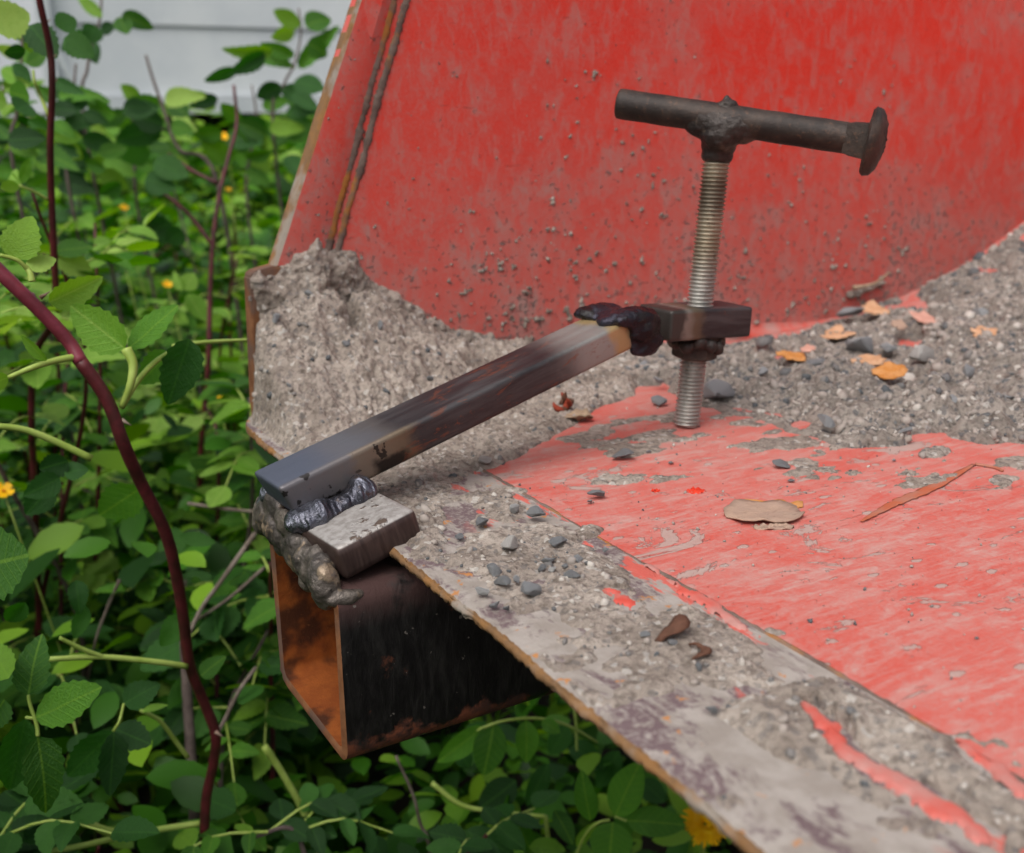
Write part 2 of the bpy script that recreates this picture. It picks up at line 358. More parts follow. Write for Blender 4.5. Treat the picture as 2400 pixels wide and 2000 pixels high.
def mat_handle():
    k = M('brown_rusty_bolt'); ob = k.obj(); n1 = k.noise(50, 5, .65, ob); n2 = k.noise(330, 4, .7, ob)
    c = k.mix(k.step(n1, .35, .68), '#2a2320', '#453932'); c = k.mix(k.math('MULTIPLY', k.step(n2, .55, .7), .6), c, '#5c4233')
    return k.set(color=c, metal=.35, rough=.55, spec=.4, normal=k.bump(n2, .0004, .9, k.bump(n1, .0005, .4)))
HANDLE = mat_handle()
def mat_stone(name, a, b_):
    k = M(name); r = k.rand(); ob = k.obj(); n1 = k.noise(160, 4, .6, ob); n2 = k.noise(700, 3, .7, ob)
    c = k.mix(r, a, b_); c = k.mix(k.math('MULTIPLY', k.step(n1, .45, .65), .6), c, DUST); c = k.mix(k.math('MULTIPLY', k.step(n2, .6, .7), .5), c, '#3f4143')
    return k.set(color=c, rough=.9, spec=.2, normal=k.bump(n1, .001, .8, k.bump(n2, .0004, .9)))
STONE = mat_stone('grey_stone', '#72777b', '#9a9ea1'); STONE_L = mat_stone('pale_stone', '#a9abac', '#c2beb8')
k = M('grain_stone'); r = k.rand('i'); c = k.mix(k.step(r, .0, .6), '#55585b', '#9b9189'); c = k.mix(k.step(r, .8, .95), c, '#b7b0a8')
GRAIN = k.set(color=c, rough=.95, spec=.15, normal=k.bump(k.noise(600, 3, .7), .0005, .8))
def mat_flake(name, a, b_, c_):
    k = M(name); ob = k.obj(); n1 = k.noise(90, 4, .6, ob); n2 = k.noise(260, 4, .7, k.mapping(ob, (1, 4, 1)))
    c = k.mix(k.step(n1, .35, .65), a, b_); c = k.mix(k.math('MULTIPLY', k.step(n2, .52, .7), .55), c, c_)
    return k.set(color=c, rough=.8, spec=.2, normal=k.bump(n2, .0004, .8))
FLAKE_TAN = mat_flake('bark_tan', '#b98a66', '#c79f7f', '#8f6748'); FLAKE_OR = mat_flake('bark_orange', '#b67638', '#c48d58', '#7d4a24')
FLAKE_PINK = mat_flake('bark_pink', '#bd8a7a', '#c79a8a', '#97685a'); FLAKE_GREY = mat_flake('bark_greyish', '#a58a78', '#9b8273', '#7a5f50')
FLAKE_BR = mat_flake('bark_brown', '#4f3529', '#634436', '#2e1e17'); PAINT_CHIP = mat_flake('paint_chip', '#c8301c', '#cf3e28', '#a83222')
STRAW = mat_flake('straw', '#a8917a', '#8d7862', '#6d5b4a')

def mat_leaf(name, dark, mid, lite, island=False, trans=.35, hue_spread=1.):
    k = M(name); r = k.rand('i' if island else 'obj')
    c = k.mix(k.step(r, 0, .55), dark, mid); c = k.mix(k.step(r, .6, 1.), c, lite)
    if not island:
        ob = k.obj(); x, y, z = k.xyz(ob)
        ay = k.math('ABSOLUTE', y); c = k.mix(k.math('MULTIPLY', k.step(ay, .022, .008), .45), c, lite)       # midrib, unit leaf coordinates
        vein = k.math('SINE', k.math('MULTIPLY', k.math('SUBTRACT', x, k.math('MULTIPLY', ay, .9)), 46)); vm = k.step(vein, .75, 1.)
        c = k.mix(k.math('MULTIPLY', vm, .14), c, lite); nrm = k.bump(k.math('ADD', k.math('MULTIPLY', vm, .4), k.noise(30, 3, .6, ob)), .012, .35)
        c = k.mix(k.math('MULTIPLY', k.step(k.noise(7, 4, .6, ob), .5, .75), .25), c, dark)
    else: nrm = None
    k.set(color=c, rough=.52, spec=.35)
    if nrm is not None: k.set(normal=nrm)
    tr = k.n('ShaderNodeBsdfTranslucent'); br = k.n('ShaderNodeHueSaturation'); br.inputs['Saturation'].default_value = 1.15; br.inputs['Value'].default_value = 1.5; k.l(c, br.inputs['Color']); k.l(br.outputs[0], tr.inputs['Color'])
    ms = k.n('ShaderNodeMixShader'); ms.inputs[0].default_value = trans; k.l(k.b.outputs[0], ms.inputs[1]); k.l(tr.outputs[0], ms.inputs[2]); k.l(ms.outputs[0], k.o.inputs['Surface'])
    return k.m
LEAF = mat_leaf('leaf_green', '#33601a', '#4f8420', '#78a030')
LEAF_DARK = mat_leaf('leaf_dark', '#1f4218', '#2c5a1e', '#43742a')
LEAF_LITE = mat_leaf('leaf_light', '#6a9a2c', '#80a840', '#9dbb58')
LEAF_MASS = mat_leaf('leaf_mass', '#163c08', '#386d0c', '#7ea824', island=True)
FERN = mat_leaf('fern_green', '#20521a', '#2f6a24', '#437a30', island=True)
GRASS = mat_leaf('grass_green', '#44741a', '#6c982a', '#97b04a', island=True)
def simple(name, a, b_, sc=60, rough=.6, bd=.0005, v=None):
    k = M(name); n1 = k.noise(sc, 4, .6); return k.set(color=k.mix(k.step(n1, .35, .65), a, b_), rough=rough, spec=.3, normal=k.bump(n1, bd, .5))
CANE = simple('cane_red', '#5a2327', '#3f1d1c', 70, .42); CANE_LIT = simple('cane_red_lit', '#7c3340', '#5f232c', 60, .4)  # CANE_LIT: lit copy, light put into the colour of the upper cane
SHOOT = simple('shoot_green', '#8aa045', '#9fb25a', 60, .5); TWIG = simple('dead_twig', '#7d7268', '#5d5148', 80, .85); BARKY = simple('grey_stem', '#6a5d57', '#4f4340', 60, .85)
THORN = simple('thorn', '#a08d7c', '#8a6b5c', 90, .5)
YEL = simple('yellow_petal', '#f2c30c', '#e8ad06', 80, .55); YEL2 = simple('orange_yellow', '#e0920c', '#d98208', 80, .55)
WHITE = simple('white_paint_cladding', '#c3c8cc', '#cfd3d5', 3, .55, .002); WHITE2 = simple('white_trim', '#bcc2c6', '#c8cdd0', 3, .5, .002); GAP_SHADE = simple('gap_shade', '#17181a', '#22211f', 9, .9)
POST = simple('weathered_post', '#6c665e', '#544e47', 20, .9); SOIL = simple('leaf_litter_soil', '#1c1712', '#2c241c', 25, .95, .004)
SUNLIT_GROUND = simple('sunlit_ground_tint', '#c4bdb4', '#e0dbd4', 30, .9, .004)
# PART2
# ================================================================== SETTING
def ground_z(x, y):
    x = np.asarray(x, float); y = np.asarray(y, float)
    return -.58 + .42 * sstep(1.2, 4.6, y + .25 * x) + .02 * fbm(np.stack([x, y, 0 * x], -1), 2.2, 4)
gx = np.concatenate([np.linspace(-120, -6, 20), np.linspace(-5, 6, 90), np.linspace(7, 120, 20)]); gy = np.concatenate([np.linspace(-60, -3, 12), np.linspace(-2.5, 7, 90), np.linspace(8, 220, 24)])
GX, GY = np.meshgrid(gx, gy, indexing='ij')
g = grid_mesh('ground', np.stack([GX, GY, ground_z(GX, GY)], -1), np.ones((len(gx)-1, len(gy)-1), bool), SOIL); g['kind'] = 'structure'
# pale strip between the leaves: sunlight on far ground put into its colour
def strip(name, x0, x1, y0, y1, dz, mat):
    ax, ay = np.meshgrid(np.linspace(x0, x1, 30), np.linspace(y0, y1, 30), indexing='ij')
    o = grid_mesh(name, np.stack([ax, ay, ground_z(ax, ay) + dz], -1), np.ones((29, 29), bool), mat); o['kind'] = 'structure'; return o
strip('sunlit_ground_strip', -3.2, 6., 3.35, 3.95, .035, SUNLIT_GROUND)

# white clad building behind the bushes
def box_data(x0, x1, y0, y1, z0, z1):
    V = [(x, y, z) for x in (x0, x1) for y in (y0, y1) for z in (z0, z1)]
    return np.array(V), [[0, 1, 3, 2], [4, 6, 7, 5], [0, 4, 5, 1], [2, 3, 7, 6], [0, 2, 6, 4], [1, 5, 7, 3]]
wl = at(175, 262, 5.0); WY = 4.62; wx0 = float(onw(140, 220, WY)[0]); wz0 = float(onw(300, 268, WY)[2])
bld = empty('white_building', (wx0 + 1.5, WY, float(ground_z(wx0 + 1.5, WY))), 'white painted building with horizontal cladding behind the bushes', 'building')
for i in range(7):
    z = wz0 + .075 + i * .30
    V, F = box_data(wx0, 5.2, WY, WY + .03, z, z + .294); V[:, 1] += np.where(V[:, 2] > z + .1, .012, 0) * (V[:, 1] < WY + .01)
    mesh('cladding_board', V, F, WHITE, bld)
mesh('bottom_trim', *box_data(wx0 - .02, 5.2, WY - .03, WY + .03, wz0, wz0 + .072), WHITE2, bld)
mesh('corner_trim', *box_data(wx0 - .06, wx0 - .002, WY - .04, WY + .03, wz0 - .02, wz0 + 2.2), WHITE2, bld)
mesh('wall_core', *box_data(wx0, 5.2, WY + .05, WY + 3, wz0 + .01, wz0 + 2.2), WHITE2, bld)
mesh('crawl_space_shade', *box_data(wx0 + .1, 5.2, WY + .25, WY + 2.8, wz0 - .5, wz0 + .008), GAP_SHADE, bld)  # near-black box, the shade of the open gap put into colour
for px in (610, 330):
    p = onw(px, 300, WY + .1); mesh('foundation_post', *box_data(p[0] - .05, p[0] + .05, WY + .06, WY + .16, wz0 - .35, wz0 - .002), POST, bld)
pp = tube_data(spline([onw(135, 120, WY - .15), onw(160, 170, WY - .15), onw(185, 205, WY - .15)], 6), .014, 8); mesh('drain_pipe', *pp, WHITE2, bld)

# ================================================================== RED LOADER BUCKET
bucket = empty('loader_bucket', (.3, -.2, -.02), 'red painted steel loader bucket caked with grey dirt in its corner', 'bucket')
# curved floor shell
def prof(x): return zfl(x)
px_ = np.concatenate([np.linspace(.0885, .5, 24), np.linspace(.52, 1.18, 26)]); pz_ = prof(px_)
ys = np.linspace(-1.3, .2135, 40)
PX, PY = np.meshgrid(px_, ys, indexing='ij'); PZ = np.repeat(pz_[:, None], len(ys), 1)
PZ = PZ + .0008 * fbm(np.stack([PX, PY, 0*PX], -1), 9, 3)
top = np.stack([PX, PY, PZ], -1); tx = np.gradient(np.stack([px_, pz_], -1), axis=0); nrm = np.stack([tx[:, 1], -tx[:, 0]], -1); nrm /= np.linalg.norm(nrm, axis=1)[:, None]
bot = top.copy(); bot[..., 0] += nrm[:, 0][:, None] * .010; bot[..., 2] += nrm[:, 1][:, None] * .010
n, mm = top.shape[:2]; V = np.concatenate([top.reshape(-1, 3), bot.reshape(-1, 3)]); F = []
for i in range(n - 1):
    for j in range(mm - 1):
        a = i*mm+j; F.append([a, a+mm, a+mm+1, a+1]); o_ = n*mm; F.append([o_+a, o_+a+1, o_+a+mm+1, o_+a+mm])
for j in range(mm - 1): F.append([j, j+1, n*mm+j+1, n*mm+j]); q = (n-1)*mm; F.append([q+j, n*mm+q+j, n*mm+q+j+1, q+j+1])
for i in range(n - 1): a = i*mm; F.append([a, n*mm+a, n*mm+a+mm, a+mm]); a = i*mm+mm-1; F.append([a, a+mm, n*mm+a+mm, n*mm+a])
mesh('floor_plate', V, F, RED_FLOOR, bucket, True, 40)
# cutting edge: bevelled wear plate with an uneven lip
yy = np.concatenate([np.linspace(-1.3, -.45, 30), np.linspace(-.448, .154, 330), np.linspace(.157, .204, 20)])
lip = .0012 * fbm(np.stack([yy*0, yy, yy*0], -1), 60, 4) + .0015 * fbm(np.stack([yy*0, yy, yy*0], -1), 9, 2)
lip = lip + .018 * sstep(.150, .204, yy)
prf = [(0., -.0008), (.0006, 0.), (.012, .0003), (.05, 0.), (.0868, -.0002), (.0872, -.012), (.028, -.012), (.0025, -.0048), (.0, -.0042)]
V = []; F = []
for i, y in enumerate(yy):
    for k_, (a, b) in enumerate(prf):
        dx = lip[i] if a < .03 else lip[i] * .3 * (a < .06); V.append((a + dx, y, b + (.0004 * rng.standard_normal() if a < .003 else 0)))
L = len(prf)
for i in range(len(yy) - 1):
    for k_ in range(L): F.append([i*L+k_, i*L+(k_+1) % L, (i+1)*L+(k_+1) % L, (i+1)*L+k_])
F.append(list(range(L))); F.append([(len(yy)-1)*L+k_ for k_ in range(L)][::-1])
ce = mesh('cutting_edge', V, F, [EDGE, RUST_EDGE], bucket, True, 40)
ce.data.polygons.foreach_set('material_index', [1 if (i < (len(yy)-1)*L and (i % L) in (0, 6, 7, 8)) else 0 for i in range(len(F))])
# rust crust along the lip
pts = np.stack([lip + .0004, yy, 0*yy - .0022], -1)[30:350]
V, F = tube_data(pts, .0017 + .0014 * fbm(pts, 140, 4, .6), 8, True, .6); mesh('lip_rust', V, F, RUST_EDGE, bucket, True)
# seam bead between cutting edge and floor
sy = np.linspace(-1.2, .2, 420); sp_ = np.stack([.0878 + .0006 * fbm(np.stack([0*sy, sy, 0*sy], -1), 40, 3), sy, -.0012 + .0012 * fbm(np.stack([0*sy, sy, 0*sy+5], -1), 28, 3)], -1)
V, F = tube_data(sp_, .0014, 6, True, .5); mesh('seam_bead', V, F, RUST_DARK, bucket, True)
# long bare-red paint remnant on the cutting edge
REMN = []
def flatpatch(name, pxs, mat, parent, zt=.0009, rough=.0012, res=.0012, kind=None):
    poly = np.array([onz(*p)[:2] for p in pxs]); REMN.append(poly); mn = poly.min(0) - .006; mx = poly.max(0) + .006
    ax, ay = np.meshgrid(np.arange(mn[0], mx[0], res), np.arange(mn[1], mx[1], res), indexing='ij')
    s = poly_sd(ax, ay, poly) + .0012 + .0045 * fbm(np.stack([ax, ay, 0*ax], -1), 170, 4)
    z = zt * sstep(0, .0015, s) - .0006 * (s < 0); kc = (s > -.0008); kc = kc[:-1, :-1] & kc[1:, 1:]
    return grid_mesh(name, np.stack([ax, ay, z], -1), kc, mat, parent, kind)
flatpatch('paint_remnant', [(1880, 1650), (1940, 1680), (1985, 1745), (2040, 1790), (2130, 1835), (2215, 1885), (2320, 1955), (2310, 1975), (2220, 1930), (2090, 1850), (2000, 1790), (1930, 1730)], RED_CLEAN, bucket, .0012)
flatpatch('paint_remnant', [(2255, 1745), (2330, 1790), (2420, 1850), (2420, 1885), (2330, 1830)], RED_CLEAN, bucket, .0012)
flatpatch('paint_remnant', [(1520, 1330), (1640, 1398), (1780, 1490), (1760, 1488), (1620, 1398)], RED_CLEAN, bucket, .001)
flatpatch('paint_remnant', [(1428, 1385), (1455, 1388), (1462, 1400), (1485, 1412), (1478, 1428), (1450, 1412)], RED_CLEAN, bucket, .001)
# side wall
wp = [(.0415, -.022), (.0415, .0955), (.111, .2644), (.2, .48), (1.3, .48), (1.22, .30)] + [(float(x), float(prof(x)) - .022) for x in np.linspace(1.15, .5, 16)]
Y0, Y1 = .205, .214
V = [(a, Y0, b) for a, b in wp] + [(a, Y1, b) for a, b in wp]; n = len(wp)
F = [list(range(n)), [n + i for i in range(n)][::-1]] + [[i, n+i, n+(i+1) % n, (i+1) % n] for i in range(n)]
bm = bmesh.new(); vs_ = [bm.verts.new(v) for v in V]
for f in F: bm.faces.new([vs_[i] for i in f])
bmesh.ops.triangulate(bm, faces=[f for f in bm.faces if len(f.verts) > 4])
bm_obj('side_wall', bm, RED_WALL, bucket, True, 30)
# fillet where wall meets floor
fx = np.linspace(.09, .60, 50); fz = prof(fx); V = []; F = []
for i in range(len(fx)):
    for k_, t in enumerate(np.linspace(0, 1, 5)):
        a = t * math.pi / 2; fr_ = .011 * (1 - .9 * float(sstep(.45, .6, fx[i]))); V.append((fx[i], .2052 - fr_ * (1 - math.sin(a)), fz[i] + fr_ * (1 - math.cos(a)) + .0002))
for i in range(len(fx) - 1):
    for k_ in range(4): a = i*5+k_; F.append([a, a+5, a+6, a+1])
mesh('corner_fillet', V, F, RED_CLEAN, bucket, True)
# side cutter: thicker front strip with its lug, and the weld lines beside it
def lerp(a, b, t): return np.asarray(a) + (np.asarray(b) - np.asarray(a)) * t
frontA, frontB = (.0405, .094), (.172, .412)
l1a, l1b = onw(770, 566)[[0, 2]], onw(921, 0)[[0, 2]]; l2a, l2b = onw(801, 547)[[0, 2]], onw(952, 0)[[0, 2]]
def ext(a, b, t): return lerp(a, b, t)
n = 60; V = []; F = []
for i in range(n):
    t = i / (n - 1) * 1.9
    f0 = lerp(frontA, (.111, .2644), t); e1 = lerp(l1a, l1b, t * .76 - .08)
    w0 = f0 + np.array([.0, 0]) + .0006 * vnoise(np.array([[t * 30, 3.3, 0]]))[0]
    m1 = lerp(w0, e1, .62)
    for (p, y) in ((w0, Y1 + .001), (w0, Y0 - .0035), (w0 + np.array([.002, 0]), Y0 - .005), (m1, Y0 - .005), (e1, Y0 - .0006)): V.append((p[0], y, p[1]))
for i in range(n - 1):
    for k_ in range(4): a = i*5+k_; F.append([a, a+1, a+6, a+5])
sc_ = mesh('side_cutter', V, F, [RED_WALL, RUST_EDGE], bucket, True, 25)
sc_.data.polygons.foreach_set('material_index', [1 if i % 4 in (0, 1) else 0 for i in range(len(F))])
for (a, b, r) in ((l1a, l1b, .0034), (l2a, l2b, .0026)):
    tt = np.linspace(-.12, 1.5, 190); P = np.array([lerp(a, b, t) for t in tt]); P3 = np.stack([P[:, 0], 0*tt + Y0 + .0004, P[:, 1]], -1)
    P3[:, 0] += .0012 * fbm(P3, 30, 3); V, F = tube_data(P3, r * (1 + .45 * fbm(P3, 90, 3)), 7, True, .5); V[:, 1] = Y0 - .0004 + (V[:, 1] - Y0) * .4; mesh('weld_line', V, F, RUST_DARK, bucket, True)
# lug at the foot of the side cutter
lug = [(.0205, -.001), (.0222, .045), (.0235, .088), (.0262, .0915), (.0415, .0945), (.075, .0945), (.075, -.012), (.0205, -.012)]
bm = bmesh.new(); a = [bm.verts.new((x, Y0 - .006, z)) for x, z in lug]; b = [bm.verts.new((x, Y1 + .002, z)) for x, z in lug]
bm.faces.new(a); bm.faces.new(b[::-1])
for i in range(len(lug)): bm.faces.new([a[i], b[i], b[(i+1) % len(lug)], a[(i+1) % len(lug)]])
bmesh.ops.bevel(bm, geom=[e for e in bm.edges], offset=.0012, segments=2, affect='EDGES')
bm_obj('side_lug', bm, RUST_LIP, bucket)
# rust-brown scratch across the floor
def floorline(pxs, n=40): return spline([onz(*p) for p in pxs], n)
P = floorline([(2018, 1224), (2100, 1180), (2190, 1142), (2282, 1090)]); P[:, 2] = .0004
V, F = tube_data(P, .0030 * np.sin(np.linspace(.15, 2.9, 40)) + .0003, 9, True, .5); V[:, 2] = .0005 + (V[:, 2] - .0004) * .06
SCR = simple('rusty_scratch', '#a8583c', '#a06a58', 60, .7); mesh('scratch', V, F, SCR, bucket, True)
P = floorline([(2285, 1090), (2330, 1098), (2350, 1106)], 20); P[:, 2] = .0005; mesh('scratch', *tube_data(P, .0009, 6), SCR, bucket, True)

# ================================================================== CLAMP
clamp = empty('screw_clamp', (-.03, -.043, -.1005), 'home welded steel screw clamp with tee handle gripping the bucket edge', 'clamp')
# square tube (outer shell, inner shell, end lip)
TA = .016
def tubeframe(x, y, z):   # clamp tube local -> world
    return (-.031 + x * math.cos(TA) - y * math.sin(TA), -.0432 + x * math.sin(TA) + y * math.cos(TA), -.0565 + z)
def rrect(hw, hh, r, seg):
    P = []
    for cx_, cz_, a0 in ((hw-r, hh-r, 0), (-hw+r, hh-r, 90), (-hw+r, -hh+r, 180), (hw-r, -hh+r, 270)):
        for k_ in range(seg + 1): a = R_(a0 + 90 * k_ / seg); P.append((cx_ + r * math.cos(a), cz_ + r * math.sin(a)))
    return P
SEG = 5; o_ = rrect(.0475, .044, .010, SEG); i_ = rrect(.0415, .038, .005, SEG); n = len(o_)
def shell(pr, xs, flip=False):
    V = [tubeframe(x, a, b) for x in xs for a, b in pr]; F = []
    for s_ in range(len(xs) - 1):
        for k_ in range(n): q = [s_*n+k_, s_*n+(k_+1) % n, (s_+1)*n+(k_+1) % n, (s_+1)*n+k_]; F.append(q[::-1] if flip else q)
    return V, F
xs = [0, .02, .06, .12, .2, .3]
tb = mesh('square_tube', *shell(o_, xs, True), TUBE, clamp, True, 50)
mesh('tube_bore', *shell(i_, xs), RUST_IN, tb, True, 50)
V = []; F = []
for x, sgn in ((0, 1),):
    b0 = len(V)
    jit = [.0004 * rng.standard_normal() for _ in range(n)]
    V += [tubeframe(x, a, b) for a, b in o_] + [tubeframe(x - .0012 * sgn + jit[k_], a * .5 + i_[k_][0] * .5, b * .5 + i_[k_][1] * .5) for k_, (a, b) in enumerate(o_)] + [tubeframe(x, a, b) for a, b in i_]
    for ring in (0, 1):
        for k_ in range(n): q = [b0+ring*n+k_, b0+ring*n+(k_+1) % n, b0+(ring+1)*n+(k_+1) % n, b0+(ring+1)*n+k_]; F.append(q if sgn > 0 else q[::-1])
mesh('tube_end_lip', V, F, RUST_LIP, tb, True, 60)
# flat bars: bevelled blocks placed by frames; object coordinates run along the bar
def bar(name, origin, ex, ey, size, off, mat, bev=.0022, parent=clamp, cut=None, wave=.0):
    """block of size (lx,ly,lz); off = local min corner"""
    ex = Vector(ex).normalized(); ey = Vector(ey); ey = (ey - ex * ey.dot(ex)).normalized(); ez = ex.cross(ey)
    bm = bmesh.new(); bmesh.ops.create_cube(bm, size=1)
    for v in bm.verts: v.co = Vector([off[i] + (v.co[i] + .5) * size[i] for i in range(3)])
    if cut:
        for v in bm.verts: v.co = Vector(cut(v.co))
    bmesh.ops.bevel(bm, geom=list(bm.edges), offset=bev, segments=3, affect='EDGES', profile=.6)
    me = bpy.data.meshes.new(name); bm.to_mesh(me); bm.free(); me.materials.append(mat); me.shade_smooth(); me.set_sharp_from_angle(angle=R_(50))
    o = bpy.data.objects.new(name, me); COL.objects.link(o); o.parent = parent
    mm = Matrix((ex, ey, ez)).transposed().to_4x4(); mm.translation = Vector(origin) - wloc(parent); o.matrix_local = mm
    return o
PIT, YAW = R_(13.8), math.atan2(.0245, .2116)
bx = Vector((math.cos(PIT) * math.cos(YAW), math.cos(PIT) * math.sin(YAW), math.sin(PIT))); by = Vector((-math.sin(YAW), math.cos(YAW), 0)); bz = bx.cross(by)
BO = Vector((-.0365, -.0265, .0070))           # bottom centre of the bar's front end
lever = bar('lever_bar', BO, bx, by, (.238, .032, .0172), (0, -.016, 0), BAR, .0026, cut=lambda c: (c[0] + (.004 if c[0] < .01 and c[2] < .005 else 0), c[1], c[2]))
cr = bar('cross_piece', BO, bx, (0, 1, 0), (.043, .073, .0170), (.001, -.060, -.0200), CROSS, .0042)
BF = Vector((.2371, .0035, .0)); bt = Vector((.2536, .0035, .1634)); bdir = (bt - BF).normalized()
blx = Vector((math.cos(R_(-3.5)), 0.02, math.sin(R_(-3.5))))
BC = BF + bdir * .0675
blk = bar('nut_block', BC, blx, (0, 1, 0), (.064, .032, .0185), (-.0345, -.016, -.0095), BLOCK, .0022)
# welds: fused lumps
CLOUD = bpy.data.textures.new('crag', 'CLOUDS'); CLOUD.noise_scale = .0055; CLOUD.noise_depth = 3
def weld(name, lumps, mat, parent=clamp, vox=.0011, sm=4, crag=.0012):
    bm = bmesh.new()
    for c, r in lumps:
        r = (r, r, r) if np.isscalar(r) else r
        g_ = bmesh.ops.create_icosphere(bm, subdivisions=2, radius=1)
        for v in g_['verts']: v.co = Vector((v.co.x * r[0] + c[0], v.co.y * r[1] + c[1], v.co.z * r[2] + c[2]))
    o = bm_obj(name, bm, mat, parent, True, None)
    q = o.modifiers.new('fuse', 'REMESH'); q.mode = 'VOXEL'; q.voxel_size = vox; q.use_smooth_shade = True
    q = o.modifiers.new('soften', 'SMOOTH'); q.iterations = sm; q.factor = .5
    q = o.modifiers.new('crag', 'DISPLACE'); q.texture = CLOUD; q.strength = crag; q.texture_coords = 'LOCAL'; q.mid_level = .5
    return o
def bp(a, b, c): return BO + bx * a + by * b + bz * c
L = []
for i in range(34):                                   # rippled fillet between bar side and cross piece
    t = i / 33; L.append((bp(.000 + .040 * t, -.0185 - .004 * math.sin(t * 3.0) + .0012 * math.sin(i * 1.1), -.0012 + .0010 * math.sin(i * .7)), (.0045, .0078 + .0022 * math.sin(t * 9 - .6), .0054 + .0022 * math.sin(t * 9 - .6))))
weld('weld_bead', L, WELD_BLUE, sm=5, crag=.0022)
L = [(bp(.006 + .030 * i / 24, .020, .000), .0055 + .0006 * math.sin(i * 2.1)) for i in range(25)]; weld('weld_bead', L, WELD_BLUE)
rs = random.Random(3); L = []
for i in range(46):                                   # slaggy mass joining cross piece and tube mouth
    t = i / 45; y = .008 - .090 * t
    L.append(((-.0315 + .0022 * rs.uniform(-1, 1), y, -.0062 - .0055 * t + .0035 * rs.uniform(-1, 1)), (.0052 + .0022 * rs.random(), .0055 + .003 * rs.random(), .0075 + .003 * rs.random())))
L += [((-.0325, -.080, -.0175), (.005, .0065, .0065)), ((-.025, -.0868, -.0170), (.010, .0040, .0040)), ((-.0325, -.058, -.0185), (.005, .007, .005)), ((-.0335, -.014, .005), (.0045, .013, .008)), ((-.0345, -.034, .003), (.004, .012, .007)), ((-.034, -.046, -.006), (.005, .010, .009))]
weld('slag_weld', L, WELD_TAN, vox=.0008, sm=4, crag=.0020)
L = [((-.028, .008, -.004), (.010, .007, .010)), ((-.024, .010, -.013), (.009, .006, .009)), ((-.016, .009, .001), (.012, .006, .007)), ((-.034, .004, -.006), (.005, .006, .010))]
weld('weld_bead', L, WELD_BLUE)
# weld bar -> nut block
L = []
for i in range(30):
    t = i / 29; s_ = -.018 + .035 * t
    L.append((bp(.228 + .002 * math.sin(t * 6), s_, .0160 + .001 * math.sin(t * 9)), (.0150 + .002 * math.sin(t * 8), .0040, .0052)))
for i in range(18): t = i / 17; L.append((bp(.232 + .001 * math.sin(t * 5), -.0160, .015 - .019 * t), (.0130 - .003 * t, .0046 + .0008 * math.sin(t * 6), .0040)))
L += [(bp(.218, -.006, .0172), (.009, .009, .0040)), (bp(.231, -.0180, .009), (.0095, .0052, .0080)), (bp(.234, .0, .005), (.010, .016, .009)), (bp(.236, -.0175, .000), (.0085, .0045, .0060))]
weld('weld_bead', L, WELD_DARK, vox=.0009, sm=6, crag=.0018)
# nut under the block with its weld
bN = BC + blx.normalized() * 0; nz0 = BF + bdir * .0575; nz1 = BF + bdir * .043
def ringpts(c, d, r, seg, ph=0.):
    d = Vector(d).normalized(); u = d.cross(Vector((0, 1, 0))).normalized(); v = d.cross(u)
    return [np.array(c + u * (r * math.cos(ph + 2*math.pi*k_/seg)) + v * (r * math.sin(ph + 2*math.pi*k_/seg))) for k_ in range(seg)]
V = ringpts(nz0 + bdir * .003, bdir, .0150, 6, .4) + ringpts(nz1 + bdir * .0015, bdir, .0138, 6, .4) + ringpts(nz1, bdir, .0105, 6, .4)
F = [list(range(6))] + [[r*6+k_, r*6+(k_+1) % 6, (r+1)*6+(k_+1) % 6, (r+1)*6+k_] for r in (0, 1) for k_ in range(6)] + [[12+k_ for k_ in range(6)][::-1]]
nut = mesh('nut', V, F, HANDLE, clamp, True, 30)
L = []
for k_ in range(12):
    a = 2 * math.pi * k_ / 12; c = ringpts(BF + bdir * (.0535 - .002 * math.sin(k_ * 2.1)), bdir, .0148, 12)[k_]; L.append((c, (.0042 + .0008 * math.sin(k_), .0042, .0046)))
weld('nut_weld', L, WELD_BROWN, nut, .0011, 3)
# threaded screw
def screw(name, p0, p1, r, pitch, mat, parent, seg=26, step=.00032):
    d = (p1 - p0); Ln = d.length; d.normalize(); u = d.cross(Vector((0, 1, 0))).normalized(); v = d.cross(u); u, v, d_ = np.array(u), np.array(v), np.array(d)
    zs = np.arange(0, Ln, step); th = np.linspace(0, 2*math.pi, seg, endpoint=False)
    Z, T = np.meshgrid(zs, th, indexing='ij'); ph = (Z / pitch - T / (2*math.pi)) % 1
    tri = np.clip(1.25 * (1 - np.abs(2 * ph - 1)) - .12, 0, 1); rr = r - .0015 * (1 - tri)
    rr = rr * np.clip(.86 + Z / .0022 * .14, 0, 1) + .00006 * rng.standard_normal(Z.shape)
    P = np.array(p0) + Z[..., None] * d_ + rr[..., None] * (np.cos(T)[..., None] * u + np.sin(T)[..., None] * v)
    n_, m_ = Z.shape; V = P.reshape(-1, 3); F = [[i*m_+k_, i*m_+(k_+1) % m_, (i+1)*m_+(k_+1) % m_, (i+1)*m_+k_] for i in range(n_-1) for k_ in range(m_)]
    F.append(list(range(m_))[::-1])
    return mesh(name, V, F, mat, parent, True)
scr = screw('clamp_screw', BF + Vector((0, 0, .0006)), bt + bdir * .012, .0083, .0024, BOLT, clamp)
